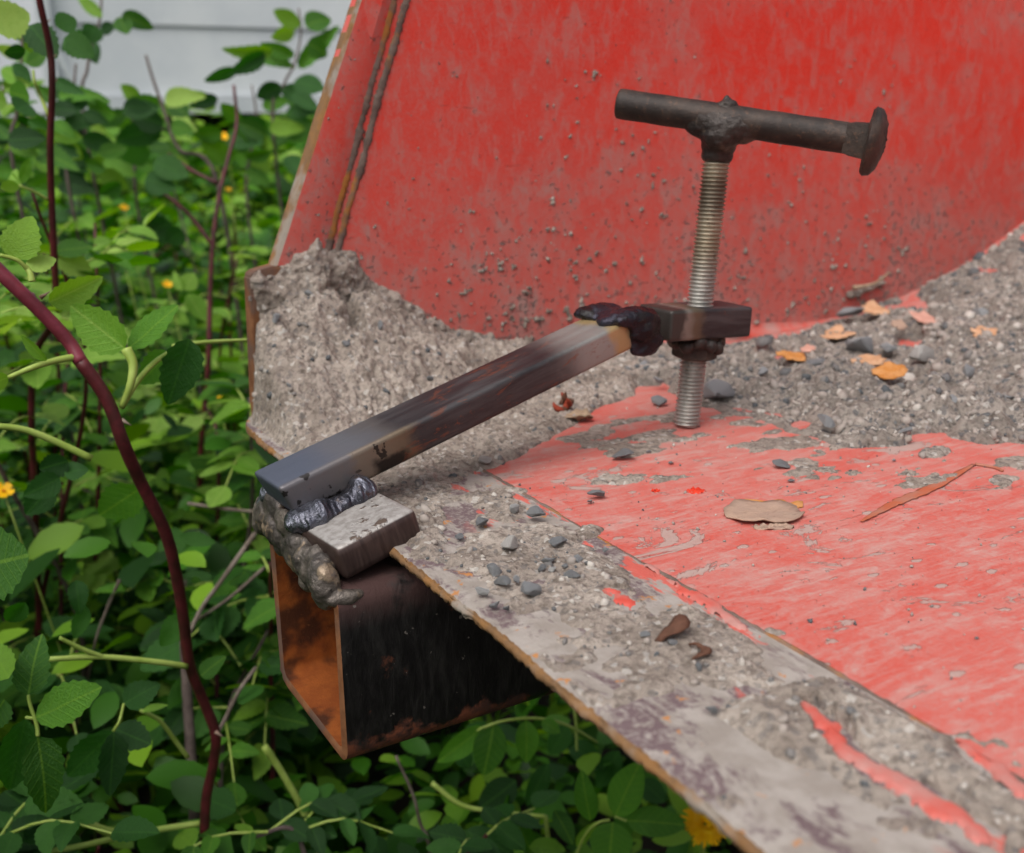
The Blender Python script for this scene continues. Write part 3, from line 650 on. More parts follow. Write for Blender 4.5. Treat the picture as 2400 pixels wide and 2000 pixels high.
# tee handle made of a round-headed bolt
hA = Vector(at(1449, 243, .640)); hB = Vector(at(2032, 331, .600)); hd = (hB - hA).normalized()
def lathe(p0, d, profile, seg=28):
    d = Vector(d).normalized(); V = []; F = []
    for s_, r in profile: V += ringpts(Vector(p0) + d * s_, d, max(r, 1e-5), seg)
    n_ = len(profile)
    for i in range(n_ - 1):
        for k_ in range(seg): F.append([i*seg+k_, i*seg+(k_+1) % seg, (i+1)*seg+(k_+1) % seg, (i+1)*seg+k_])
    F.append(list(range(seg))[::-1]); F.append([(n_-1)*seg+k_ for k_ in range(seg)])
    return np.array(V), F
HL = (hB - hA).length
V, F = lathe(hA, hd, [(0, .0080), (.0006, .0087)] + [(HL * t,   .0088 + .00012 * math.sin(t * 40)) for t in np.linspace(.02, 1., 30)]); mesh('tee_handle', V, F, HANDLE, scr, True, 50)
V = []; F = []; sq = []
u = hd.cross(Vector((0, 0, 1))).normalized(); v = hd.cross(u)
for s_, r in ((-.012, .0083), (-.008, .0094), (.001, .0102)):
    for a in range(16):
        an = 2*math.pi*a/16; c, s2 = math.cos(an), math.sin(an); k2 = max(abs(c), abs(s2)); rr = r / (k2 ** .8); V.append(np.array(hB + hd * s_ + u * (rr*c) + v * (rr*s2)))
for i in range(2):
    for a in range(16): F.append([i*16+a, i*16+(a+1) % 16, (i+1)*16+(a+1) % 16, (i+1)*16+a])
mesh('square_neck', V, F, HANDLE, scr, True, 40)
HR = .0192
V, F = lathe(hB, hd, [(-.0004, .008), (.0, HR - .0015), (.0012, HR), (.0022, HR - .0004)] + [(.0022 + .0078 * math.sin(t), (HR - .0004) * math.cos(t)) for t in np.linspace(.15, 1.5, 9)], 32)
V += .0003 * rng.standard_normal(V.shape); mesh('round_head', V, F, HANDLE, scr, True, 50)
hp = hA + hd * ((bt - hA).dot(hd)); jc = hp; L = []           # point of the handle nearest the screw
tow = (hp - bt)
for k_ in range(24):
    a = 2*math.pi*k_/24
    for f in (0., .25, .5, .75): L.append((Vector(ringpts(bt + tow * f + bdir * .001, bdir, .0058 + .006 * f ** 1.6, 24)[k_]), (.0040, .0040, .0042)))
for i in range(24): t = i / 23 - .5; L.append((hp - bdir * .002 + hd * (t * .030), (.0088 + .0012 * math.cos(t * 3), .0088 + .0012 * math.cos(t * 3), .0100 + .001 * math.sin(i))))
L += [(hp + bdir * .0085 + hd * .002, (.0062, .006, .0034)), (hp + bdir * .0115 + hd * .001, .0022), (hp - bdir * .009, (.0125, .0125, .0095)), (hp - bdir * .004 + hd * .006, (.012, .012, .010))]
weld('handle_weld', L, WELD_BROWN, scr, .001, 4)
# ================================================================== DIRT
def field(name, x0, x1, y0, y1, res, hfn, mat, label, cat='dirt', zmin=.0004):
    ax, ay = np.meshgrid(np.arange(x0, x1, res), np.arange(y0, y1, res), indexing='ij')
    P = np.stack([ax, ay, 0*ax], -1); h = hfn(ax, ay, P); keep = h > zmin
    k2 = keep[:-1, :-1] | keep[1:, :-1] | keep[1:, 1:] | keep[:-1, 1:]
    z = np.where(keep, h, -.0006) + zfl(ax)
    o = grid_mesh(name, np.stack([ax, ay, z], -1), k2, mat); return tag(o, label, cat, None, 'stuff'), h, ax, ay
D1 = [(.004, -.115), (.004, .155), (.018, .2), (.024, .2048), (.36, .2048), (.36, .15), (.30, .115), (.25, .085), (.20, .055), (.15, .022), (.095, -.005), (.062, -.02), (.03, -.085)]
def h1(x, y, P):
    s = poly_sd(x, y, D1); n0 = fbm(P, 28, 4); s2 = s + .010 * n0 * sstep(.006, .03, x)
    H = np.interp(x, [0, .03, .06, .11, .135, .165, .24, .30, .36], [.045, .074, .080, .072, .054, .034, .017, .010, .007])
    prof_ = sstep(.055, .222, y + .014 * fbm(P, 16, 3)) ** 1.25
    hh = (.0025 + .002 * n0) + H * prof_
    lum = .75 * fbm(P, 55, 4, .55) + .9 * fbm(P, 24, 2, off=33.); rid = 1 - 2 * np.abs(fbm(P, 42, 4, .55, off=12.)); hh = hh + (.0085 * lum + .0075 * (rid - .75) + .0045 * np.abs(fbm(P, 130, 3))) * sstep(0, .03, hh + .008) + .0017 * fbm(P, 330, 3, .6)
    pit = sstep(.35, .62, fbm(P, 36, 2, off=40.)); hh = hh - .022 * pit * sstep(.01, .04, hh)
    front = sstep(.0, .012, x - .004 + .002 * n0)
    return np.where(s2 > 0, np.maximum(hh, .0005) * sstep(0, .008, s2) ** .6 * np.maximum(front, .15), 0)
field('dirt_heap', .002, .37, -.12, .2049, .00085, h1, DIRT, 'large heap of caked grey dirt piled in the bucket corner behind the clamp bar')
px2 = [(1290, 905), (1396, 931), (1492, 938), (1560, 942), (1663, 960), (1693, 974), (1757, 979), (1800, 996), (1826, 1017), (1886, 1030), (1993, 1056), (2100, 1073), (2271, 1069), (2357, 1056), (2480, 1045)]
D2 = [tuple(onz(*p)[:2]) for p in px2] + [(1.0, -.12), (1.0, .204), (.56, .204), (.50, .182), (.42, .178), (.37, .200), (.30, .204)]
def h2(x, y, P):
    s = poly_sd(x, y, D2); n0 = fbm(P, 22, 4, off=9.); s2 = s + .016 * n0
    hh = .0032 + .006 * sstep(0, .08, s) + (.0135 * fbm(P, 34, 4, .6, off=3.) + .004 * fbm(P, 110, 3, .6)) * sstep(0, .025, s2) + .0016 * fbm(P, 320, 2)
    hh = hh - .014 * sstep(.26, .42, fbm(P, 19, 3, off=77.)) * (1 - sstep(.6, .72, x))
    return np.where(s2 > 0, hh * sstep(0, .01, s2) ** .7, 0)
field('dirt_drift', .27, 1.0, -.14, .2045, .0013, h2, DIRT_D, 'loose grey dirt drift strewn with bark along the back of the bucket floor')
def h3(x, y, P):
    lipx = np.interp(y, yy, lip)
    n0 = fbm(P, 26, 4, .6, off=21.); n1 = fbm(P, 90, 4, .6, off=5.); a = sstep(.0, .05, x) * (1 - sstep(.070, .088, x + .014 * n0))
    patch = sstep(-.16, .3, n0 + .42 * a - .26 + .10 * sstep(-.12, -.02, y))
    hh = (.0026 * patch + .0020 * patch * n1 + .0011 * fbm(P, 300, 3, .6) * patch) - .0006
    clod = sstep(.25, .55, fbm(P, 21, 2, off=63.)) * sstep(.02, .045, x) * (1 - sstep(.075, .09, x)); hh = hh + .0045 * clod * (1 + .6 * n1)
    for pl in REMN: hh = np.where(poly_sd(x, y, pl) + .003 * n1 > -.003, 0, hh)
    return np.where(x > lipx + .003, hh, 0)
field('dirt_crust', .0, .100, -.46, -.04, .00085, h3, DIRT, 'thin dry dirt crust flaking along the worn cutting edge', zmin=.0003)
FILM = [tuple(onz(*p)[:2]) for p in [(1200, 1000), (1400, 1010), (1560, 985), (1720, 985), (1860, 1050), (2100, 1090), (2400, 1075), (2400, 1130), (2050, 1135), (1700, 1110), (1500, 1120), (1250, 1060)]]
def h4(x, y, P):
    Q = P * np.array([.75, 1.4, 1.]); s = poly_sd(x, y, FILM); n0 = fbm(Q, 38, 5, .6, off=51.); e = n0 - .20 + .12 * sstep(-.02, .03, s) - .5 * sstep(.0, -.04, s)
    return np.where(e > 0, .0007 * sstep(0, .06, e) + .0003 + .0005 * np.maximum(fbm(P, 260, 3, off=4.), 0) * sstep(.05, .12, e), 0)
field('dirt_film', .12, .62, -.30, .08, .0011, h4, DIRT, 'thin smears of dried dirt on the red floor in front of the screw', zmin=.0002)
# dirt clinging to the side wall
WPOLY = np.array([onw(*p)[[0, 2]] for p in [(586, 655), (640, 625), (650, 600), (700, 575), (735, 548), (770, 560), (830, 580), (880, 640), (965, 680), (1000, 745), (1100, 770), (1250, 800), (1330, 840), (1250, 880), (900, 900), (600, 980)]])
ax, az = np.meshgrid(np.arange(.021, .66, .0011), np.arange(.0, .24, .0011), indexing='ij'); P = np.stack([ax, 0*ax, az], -1)
s = poly_sd(ax, az, WPOLY); n0 = fbm(P, 45, 4, .6); n1 = fbm(P, 170, 3, .6)
t = np.where(s + .010 * n0 > 0, (.0028 + .006 * sstep(0, .03, s) + .004 * n0 + .0028 * n1) * sstep(0, .006, s + .010 * n0), 0)
fr = .0405 + (az - .094) * (.111 - .0405) / (.2644 - .094); t = np.where((az > .092) & (ax < fr + .004), 0, t)
spk = fbm(P, 190, 3, .6, off=31.) + .22 * fbm(P, 14, 3, off=8.); th = .34 + .24 * sstep(.02, .17, az) + .10 * sstep(.25, .6, ax)
t = np.maximum(t, np.where(spk > th, .0020 * sstep(0, .16, spk - th) + .0005, 0)); t = np.where((ax < fr + .004) & (az > .092), 0, t); t = np.minimum(t, np.where(az > .105, .0022, 1))
l1x = l1a[0] + (az - l1a[1]) * (l1b[0] - l1a[0]) / (l1b[1] - l1a[1]); base = np.where(az < .0945, np.where(ax < .0755, .199, .205), .2 + .005 * sstep(-.012, .001, ax - l1x)); base = np.where((az < .0945) & (ax > .073) & (ax < .078), .202, base)
keep = t > .0005; k2 = keep[:-1, :-1] | keep[1:, 1:] | keep[1:, :-1] | keep[:-1, 1:]
tag(grid_mesh('wall_dirt', np.stack([ax, base + .0006 - np.where(keep, t, 0), az], -1), k2, DIRT), 'clods and specks of dirt clinging to the red side wall', 'dirt', None, 'stuff')
# ------------------------------------------------------------------ stones
def rock_mesh(seed):
    r = np.random.default_rng(seed); bm = bmesh.new(); p = r.normal(size=(13, 3)); p = p / np.linalg.norm(p, axis=1)[:, None] * r.uniform(.30, .46, (13, 1))
    for q in p: bm.verts.new(q)
    h_ = bmesh.ops.convex_hull(bm, input=bm.verts); bmesh.ops.delete(bm, geom=[v for v in bm.verts if not v.link_faces], context='VERTS')
    bmesh.ops.bevel(bm, geom=list(bm.edges), offset=.035, segments=1, affect='EDGES'); bmesh.ops.recalc_face_normals(bm, faces=bm.faces)
    me = bpy.data.meshes.new('pebble'); bm.to_mesh(me); bm.free(); me.shade_smooth(); me.set_sharp_from_angle(angle=R_(22)); return me
ROCKS = [rock_mesh(i) for i in range(8)]; ROCKS_L = [rock_mesh(20 + i) for i in range(4)]
for q in ROCKS: q.materials.append(STONE)
for q in ROCKS_L: q.materials.append(STONE_L)
def pebble(px, py, size, label, group=None, lite=False, base=.0015, flat=.75, fz=0., cat='pebble'):
    p = onfloor(px, py); d = np.linalg.norm((p - CP)); w_ = 1.55 * size / FPX * ((p - CP) @ AF)
    o = bpy.data.objects.new('pebble', random.choice(ROCKS_L if lite else ROCKS)); COL.objects.link(o)
    o.scale = (w_ * random.uniform(.95, 1.25), w_ * random.uniform(.85, 1.05), w_ * flat * random.uniform(.8, 1.05)); o.rotation_euler = (random.uniform(-.3, .3), random.uniform(-.3, .3), random.uniform(0, 6.3))
    o.location = (p[0], p[1], p[2] + base + w_ * .22 + fz); return tag(o, label, cat, group)
G1 = 'grey pebbles in the scatter on the cutting edge'; LB1 = 'small grey pebble in the gravel scatter on the dirty cutting edge'
for x, y, s_, lab in ((1126, 1240, 40, 'flat grey pebble nearest the welded cross piece on the cutting edge'), (1257, 1222, 44, 'dark angular pebble at the top of the gravel scatter by the red paint'),
                      (1309, 1288, 36, 'dark crumbly pebble right of the pale angular pebble'), (1157, 1354, 36, 'angular grey pebble between the pale angular and the pale white pebble'), (1240, 1405, 50, 'largest grey pebble in the gravel scatter on the cutting edge'), (1178, 1381, 34, 'flat grey pebble touching the left side of the largest pebble'), (1340, 1364, 30, 'bluish grey pebble right of the largest pebble'), (1285, 1326, 30, 'grey pebble directly below the dark crumbly pebble'), (1360, 1326, 26, 'small pebble left of a smaller one near the red seam'), (1385, 1334, 22, 'smallest of the two pebbles nearest the red seam'),
                      (1078, 1272, 22, 'small pebble nearest the welded cross piece corner'), (1157, 1430, 27, 'grey pebble below the pale white pebble'), (1512, 1502, 20, 'single small pebble beside the curled bark strip'), (1215, 1372, 22, 'tiny pebble above the largest pebble'), (1268, 1345, 20, 'tiny pebble left of the tiny white one'), (1325, 1340, 16, 'tiny pebble just right of the tiny white one'), (1190, 1440, 18, 'tiny pebble nearest the rusty lip below the scatter'), (1110, 1300, 14, 'tiny pebble below the flat grey one by the cross piece'), (1420, 1300, 16, 'tiny lone pebble by the thin dark seam line')):
    pebble(x, y, s_, lab, G1)
pebble(1195, 1298, 44, 'pale angular pebble in the middle of the cutting edge', lite=True); pebble(1133, 1402, 30, 'pale white pebble nearest the rusty lip', lite=True)
pebble(1205, 1206, 30, 'pale flat pebble at the upper end of the gravel scatter', lite=True); pebble(1295, 1347, 16, 'tiny white pebble among the grey ones', lite=True)
pebble(1581, 1523, 26, 'small blue grey pebble below the curled bark', None); pebble(1671, 1681, 26, 'lone round grey pebble low on the cutting edge', None)
pebble(1140, 1095, 30, 'flat pale stone chip at the seam beside the lever bar', None, True, flat=.4)
G2 = 'pebbles lying on the bare red floor'; LB2 = 'small dark pebble lying on the bare red floor'
for x, y, s_, lab in ((1461, 1078, 44, 'crumbly clod on the red floor in front of the screw'), (1830, 1097, 33, 'lone flat dark pebble on the red floor right of the screw'), (1574, 1088, 16, 'tiny dark pebble on the red floor left of the bark flake'), (1398, 1168, 36, 'dark crumbly clod on the red floor below the lever bar'), (1854, 1131, 15, 'tiny dark pebble just below the lone flat pebble'), (1385, 1180, 16, 'tiny pebble beside the dark crumbly clod'), (1990, 1105, 10, 'tiny speck of stone at the far right of the red floor'), (1520, 1062, 12, 'tiny pebble close in front of the screw foot'), (2095, 1082, 11, 'tiny pebble at the rim of the dirt drift')):
    pebble(x, y, s_, lab, G2, base=.0, flat=.5)
G3 = 'stones in the dirt drift'; LB3 = 'grey stone half buried in the dirt drift along the wall'
for x, y, s_, lab in ((2160, 966, 66, 'largest grey stone in the dirt drift at right'), (2023, 846, 62, 'round grey clod in the middle of the dirt drift'), (1911, 889, 50, 'grey stone right of the deep orange bark flake'), (2080, 850, 45, 'grey stone right of the round grey clod'), (1712, 795, 70, 'big grey lump of dirt against the wall behind the nut block'), (1990, 765, 52, 'grey stone behind the jagged star shaped flake'), (2160, 870, 60, 'pale flat stone among the bark flakes'), (1933, 1021, 40, 'small dark clod at the lower rim of the dirt drift'), (2220, 975, 40, 'grey stone just right of the largest drift stone'), (1780, 900, 30, 'small grey stone left of the deep orange flake'), (1850, 940, 34, 'small grey stone below the deep orange flake'), (2260, 900, 36, 'grey stone below the pointed tan flake'), (2330, 700, 34, 'small grey stone high on the curved back'), (2290, 760, 34, 'small grey stone right of the pinkish flake'), (2060, 1000, 30, 'small stone left of the largest drift stone'), (2350, 960, 40, 'grey stone at the right picture edge of the drift'), (2120, 1040, 26, 'small stone at the lower rim under the largest drift stone'), (1545, 915, 26, 'small stone left of the screw between nut and floor'), (1510, 880, 24, 'small stone under the far end of the lever bar'), (1470, 890, 20, 'tiny stone under the lever bar left of the screw')):
    pebble(x, y, s_, lab, G3, base=.006, flat=.7, lite=bool(lab and 'pale' in lab))
pebble(1684, 944, 84, 'dark mossy clod right of the screw foot', base=.0, flat=.6)
pebble(1545, 950, 34, 'small brown clod left of the screw foot', base=.0, flat=.6)
G4 = 'stones in the dirt heap'; LB4 = 'grey stone embedded in the dirt heap of the corner'
def h1at(x, y): a = np.array([[x]]); b = np.array([[y]]); return float(h1(a, b, np.stack([a, b, 0*a], -1))[0, 0])
for x, y, s_, lab in ((.03, .17, 1, 'grey stone in the heap close to the rusty lug'), (.07, .15, 1, 'grey stone in the middle of the dirt heap'), (.10, .10, .8, 'grey stone halfway between the heap top and the lever bar'), (.055, .09, .9, 'grey stone low in the heap left of its middle'), (.085, .05, .8, 'grey stone just behind the lever bar at its middle'), (.12, .13, .9, 'grey stone on the right flank of the heap'),
        (.045, .03, .9, 'grey stone just behind the front end of the lever bar'), (.14, .09, .7, 'small grey stone on the lower right flank of the heap'), (.02, .12, .9, 'grey stone at the left outline of the heap'), (.16, .13, .8, 'grey stone where the heap thins towards the screw'), (.19, .14, .8, 'grey stone at the wall foot behind the lever bar'), (.10, .165, 1., 'grey stone near the top of the heap by the red wall'), (.025, .06, .8, 'small grey stone near the plate corner'), (.22, .12, .6, 'smallest grey stone at the thin right end of the heap'), (.06, .19, 1.1, 'largest grey stone high in the heap below the weld lines')):
    s2 = s_ * .0085; o = bpy.data.objects.new('pebble', random.choice(ROCKS)); COL.objects.link(o); o.scale = (s2 * 1.2, s2, s2 * .8); o.rotation_euler = (random.random(), random.random(), random.random() * 6)
    o.location = (x, y, h1at(x, y) + s2 * .05); tag(o, lab, 'pebble', G4)
# fine grains, nobody could count them
def grains(name, pts, sizes, label):
    bm = bmesh.new(); bmesh.ops.create_icosphere(bm, subdivisions=1, radius=.5); bm.verts.ensure_lookup_table(); base = np.array([v.co for v in bm.verts]); tri = np.array([[v.index for v in f.verts] for f in bm.faces]); bm.free()
    n_ = len(pts); A = rng.normal(size=(n_, 3, 3)); Q, _ = np.linalg.qr(A); sc = sizes[:, None] * rng.uniform(.6, 1.3, (n_, 3))
    V = np.einsum('nij,nvj->nvi', Q, base[None] * (1 + .25 * rng.standard_normal((n_, len(base), 1))) * sc[:, None]) + pts[:, None]
    F = (tri[None] + (np.arange(n_) * len(base))[:, None, None]).reshape(-1, 3)
    return tag(fast_mesh(name, V.reshape(-1, 3), F, GRAIN), label, 'gravel', None, 'stuff')
def scatter(hfn, x0, x1, y0, y1, n_, thin=.0004):
    x = rng.uniform(x0, x1, n_); y = rng.uniform(y0, y1, n_); h = hfn(x, y, np.stack([x, y, 0*x], -1)); k_ = h > thin; return np.stack([x, y, h + zfl(x)], -1)[k_]
p = scatter(h1, .01, .36, -.1, .2, 1300); grains('gravel_grains', p, rng.gamma(2.2, .0009, len(p)) + .0006, 'fine gravel grains in the corner dirt heap')
p = scatter(h2, .28, .9, -.13, .2, 4200); grains('gravel_grains', p, rng.gamma(2.2, .0012, len(p)) + .0008, 'fine gravel grains in the dirt drift')
p = scatter(h3, .005, .1, -.44, -.05, 1100); p2 = np.concatenate([p]); grains('gravel_grains', p2, rng.gamma(2., .0006, len(p2)) + .0004, 'fine grit on the cutting edge')
x = rng.uniform(.09, .45, 700); y = rng.uniform(-.38, .06, 700); p = np.stack([x, y, 0*x + .0002], -1); grains('floor_grit', p, rng.gamma(1.6, .00035, 700) + .0003, 'fine grit on the bare red floor')
# ------------------------------------------------------------------ bark flakes and litter
def flake(name, px, py, wpx, hpx, mat, label, cat='bark flake', rot=0., lift=.003, curl=.25, seed=0, base=.0, tilt=(0., 0.), group=None, jag=.16):
    r = np.random.default_rng(seed + 100); p = onfloor(px, py); d = (p - CP) @ AF; L_ = wpx / FPX * d; W_ = min(hpx / FPX * d * 2.6, L_ * .95)
    n_ = 26; ang = np.linspace(0, 2*math.pi, n_, endpoint=False); rr = 1 + jag * np.array([r.standard_normal() for _ in range(n_)]); rr = .6 * rr + .2 * np.roll(rr, 1) + .2 * np.roll(rr, -1)
    V = [(0, 0, 0)]; F = []
    for ring, k_ in enumerate((.4, .75, 1.)):
        for a, q in zip(ang, rr): V.append((L_/2 * math.cos(a) * k_ * (q if ring else 1), W_/2 * math.sin(a) * k_ * (q if ring else 1), 0))
    V = np.array(V); V[:, 2] = curl * (V[:, 1]**2) / (W_ + 1e-6) * 2 + .4 * curl * (V[:, 0]**2) / L_ + .0006 * r.standard_normal(len(V))
    for k_ in range(n_): F.append([0, 1+k_, 1+(k_+1) % n_])
    for g_ in range(2):
        for k_ in range(n_): a = 1+g_*n_; F.append([a+k_, a+n_+k_, a+n_+(k_+1) % n_, a+(k_+1) % n_])
    me = bpy.data.meshes.new(name); me.from_pydata(V.tolist(), [], F); me.update(); me.materials.append(mat); me.shade_smooth()
    o = bpy.data.objects.new(name, me); COL.objects.link(o); q = o.modifiers.new('thick', 'SOLIDIFY'); q.thickness = .0007
    yawc = math.atan2(AR[1], AR[0]) + rot; o.rotation_euler = (tilt[0], tilt[1], yawc); o.location = (p[0], p[1], p[2] + base + lift * .5); return tag(o, label, cat, group)
flake('bark_flake', 1788, 1208, 195, 52, FLAKE_GREY, 'large oval bark flake lying on the bare red floor', seed=1, lift=.003, curl=.10, jag=.09)
flake('bark_flake', 1800, 1186, 150, 22, FLAKE_OR, 'orange bark flake sticking out behind the large oval one', seed=2, lift=.001, curl=.1, jag=.09)
flake('bark_flake', 1812, 1236, 90, 14, FLAKE_GREY, 'narrow bark splinter tucked under the front of the large oval flake', seed=3, lift=.001, curl=.05)
fl = [(2194, 709, 62, 34, FLAKE_TAN, 'tan bark flake high in the drift near the wall'), (2049, 762, 66, 38, FLAKE_TAN, 'jagged star shaped tan bark flake near the wall'), (2169, 786, 72, 32, FLAKE_PINK, 'pinkish bark flake in the upper drift'),
      (1954, 824, 72, 28, FLAKE_TAN, 'pale tan bark flake right of the nut block'), (1856, 878, 70, 38, FLAKE_OR, 'deep orange bark flake nearest the screw'), (2310, 824, 86, 34, FLAKE_TAN, 'pointed tan bark flake at the right of the drift'),
      (2085, 915, 80, 34, FLAKE_OR, 'curled orange bark strip in the middle of the drift'), (2035, 888, 90, 18, FLAKE_TAN, 'long thin bark strip above the curled one'), (2351, 627, 34, 22, FLAKE_OR, 'small orange flake far up the drift'), (2387, 597, 42, 28, FLAKE_TAN, 'tan flake at the right edge of the photo'),
      (1892, 858, 34, 16, FLAKE_PINK, 'small pink flake beside the deep orange one'), (2105, 800, 40, 14, FLAKE_GREY, 'grey splinter between two flakes in the upper drift')]
for i, (x, y, a, b, mt, lab) in enumerate(fl): flake('bark_flake', x, y, a, b, mt, lab, seed=10 + i, lift=.004, base=.0115, curl=.12, rot=random.uniform(-.4, .4), tilt=(random.uniform(.1, .35), random.uniform(-.2, .2)), jag=.24)
flake('paint_chip', 1630, 1151, 46, 15, PAINT_CHIP, 'bright red paint chip on the floor left of the bark flake', 'paint chip', seed=40, lift=.0002, curl=.02, jag=.1)
flake('paint_chip', 1537, 1150, 18, 8, PAINT_CHIP, 'tiny red paint chip below the lever bar', 'paint chip', seed=41, lift=.0002, curl=.02)
flake('dry_petal', 1357, 986, 66, 22, STRAW, 'dry tan petal on the red floor under the lever bar', 'dry leaf', seed=42, lift=.004, curl=.5, jag=.08)
# crumpled brown seed cluster
p = onz(1328, 968); L = []; rs = np.random.default_rng(5)
cl = empty('dry_flower', (p[0], p[1], 0), 'crumpled dry brown flower head beside the tan petal', 'dry flower')
for i in range(9):
    q = p + np.array([rs.normal(0, .004), rs.normal(0, .004), .003 + abs(rs.normal(0, .003))]); q2 = q + np.array([rs.normal(0, .005), rs.normal(0, .005), .002 + abs(rs.normal(0, .004))])
    V, F = tube_data(spline([q, (q+q2)/2 + rs.normal(0, .001, 3), q2], 5), [.0012, .002, .0018, .0014, .0004], 6, True, .4); V[:, 2] = np.maximum(V[:, 2], .0003); mesh('dry_bract', V, F, FLAKE_BR if i % 2 else mat_flake('bract_red%d' % i, '#8a3a28', '#74301f', '#4a2015') , cl, True)
# curled bark on the cutting edge, small brown curl
def curl_strip(name, px, py, px2, py2, wid, mat, label, z0=.003, hump=.006):
    a = onz(px, py); b = onz(px2, py2); n_ = 14; V = []; F = []; side = np.cross(b - a, [0, 0, 1]); side /= np.linalg.norm(side)
    for i, t in enumerate(np.linspace(0, 1, n_)):
        c = lerp(a, b, t) + side * .004 * math.sin(t * 4); zz = z0 + hump * math.sin(math.pi * t) ** .7; w_ = wid * (.35 + math.sin(math.pi * t) * .65)
        for k_, s_ in enumerate((-1, -.3, .4, 1)): V.append(c + side * s_ * w_ + np.array([0, 0, zz - .35 * w_ * s_ * s_ + .0003 * rng.standard_normal()]))
    for i in range(n_ - 1):
        for k_ in range(3): F.append([i*4+k_, i*4+k_+1, (i+1)*4+k_+1, (i+1)*4+k_])
    o = mesh(name, V, F, mat, None, True); q = o.modifiers.new('thick', 'SOLIDIFY'); q.thickness = .0008; return tag(o, label, 'bark flake')
curl_strip('curled_bark', 1538, 1520, 1612, 1470, .0038, FLAKE_BR, 'curled brown bark strip standing on the cutting edge dirt')
curl_strip('curled_bark', 1624, 1560, 1636, 1526, .0022, FLAKE_BR, 'tiny brown bark curl right of the larger curled strip', hump=.002)
# clod with a straw stuck to the wall
tw = empty('wall_twig', onw(2020, 672) , 'small mud clod with a pale straw stuck on the red wall', 'twig')
L = [(onw(1990 + 14 * i, 690 - 6 * i + 3 * (i % 2)) + np.array([0, -.003, 0]), (.006, .0035, .0045 - .0004 * i)) for i in range(6)]
weld('mud_clod', L, DIRT, tw, .0012, 2)
P = spline([onw(1985, 672) + np.array([0, -.008, 0]), onw(2030, 662) + np.array([0, -.010, 0]), onw(2062, 634) + np.array([0, -.012, 0])], 12); mesh('straw', *tube_data(P, np.linspace(.0022, .0007, 12), 6), STRAW, tw, True)
# PART3
# ================================================================== PLANTS
def leaf_mesh(name, mat, droop=.12, fold=.18, serr=.02, wid=.30, seed=0, blunt=.75):
    r = np.random.default_rng(seed); n_ = 15; V = []; F = []
    for i in range(n_):
        t = i / (n_ - 1); w_ = wid * (math.sin(math.pi * min(1, t ** blunt)) ** .72 if 0 < t < 1 else 0)
        tooth = 1 + serr * (1 if i % 2 else -1) * 2; z = -droop * t * t + .02 * math.sin(t * 5 + seed)
        for s_ in (-1, -.5, 0, .5, 1):
            e = tooth if abs(s_) == 1 else 1
            V.append((t + (.012 * serr * 10 if abs(s_) == 1 and i % 2 else 0), s_ * w_ * e, z + fold * abs(s_) * w_ + .03 * w_ * math.sin(t * 9 + s_ * 2 + seed)))
    for i in range(n_ - 1):
        for k_ in range(4): F.append([i*5+k_, (i+1)*5+k_, (i+1)*5+k_+1, i*5+k_+1])
    me = bpy.data.meshes.new(name); me.from_pydata(V, [], F); me.update(); me.materials.append(mat); me.shade_smooth(); return me
LM = {}
for nm, mt in (('g', LEAF), ('d', LEAF_DARK), ('l', LEAF_LITE)):
    LM[nm] = [leaf_mesh('leaf', mt, d_, f_, .035, .30, s_, b_) for d_, f_, s_, b_ in ((.10, .2, 1, .8), (.2, .35, 2, .75), (.05, .12, 3, .85), (.3, .25, 4, .7))]
SM = {nm: [leaf_mesh('leaf', mt, d_, f_, 0., .27, s_, .85) for d_, f_, s_ in ((.06, .12, 5), (.14, .2, 6))] for nm, mt in (('g', LEAF), ('d', LEAF_DARK))}
def put_leaf(me, base, axis, nrm, L_, W_, parent, name='leaf'):
    a = Vector(axis).normalized(); nn = Vector(nrm); nn = (nn - a * nn.dot(a)); nn = nn.normalized() if nn.length > 1e-6 else a.orthogonal().normalized(); s_ = nn.cross(a)
    mm = Matrix((a * L_, s_ * (W_ / .6), nn * L_)).transposed().to_4x4(); mm.translation = Vector(base) - wloc(parent)
    o = bpy.data.objects.new(name, me); COL.objects.link(o); o.parent = parent; o.matrix_local = mm; return o
def hleaf(parent, bxp, byp, txp, typ, wpx, d, kind='g', roll=0., dd=.0, meshes=None):
    b = at(bxp, byp, d); t = at(txp, typ, d + dd); ax_ = t - b; L_ = np.linalg.norm(ax_); v = CP - (b + t) / 2; v /= np.linalg.norm(v)
    a = ax_ / L_; nn = v - a * (v @ a); nn /= np.linalg.norm(nn); sd_ = np.cross(nn, a); nn = nn * math.cos(roll) + sd_ * math.sin(roll)
    return put_leaf(random.choice((meshes or LM)[kind]), b, a, nn, L_, wpx / FPX * d / max(.35, math.cos(roll)), parent)
def stem(parent, pxs, r0, r1, mat, name='cane', n_=40, seg=9, wob=.06):
    P = spline([at(x, y, d) for x, y, d in pxs], n_); V, F = tube_data(P, np.linspace(r0, r1, n_), seg, True, wob); return mesh(name, V, F, mat, parent, True), P
def thorn(parent, base, d, L_=.006):
    b = np.array(base); d = np.array(d, float); d /= np.linalg.norm(d); mesh('thorn', *tube_data(np.array([b, b + d * L_ * .5, b + d * L_]), [.0016, .0008, .0001], 6), THORN, parent, True)

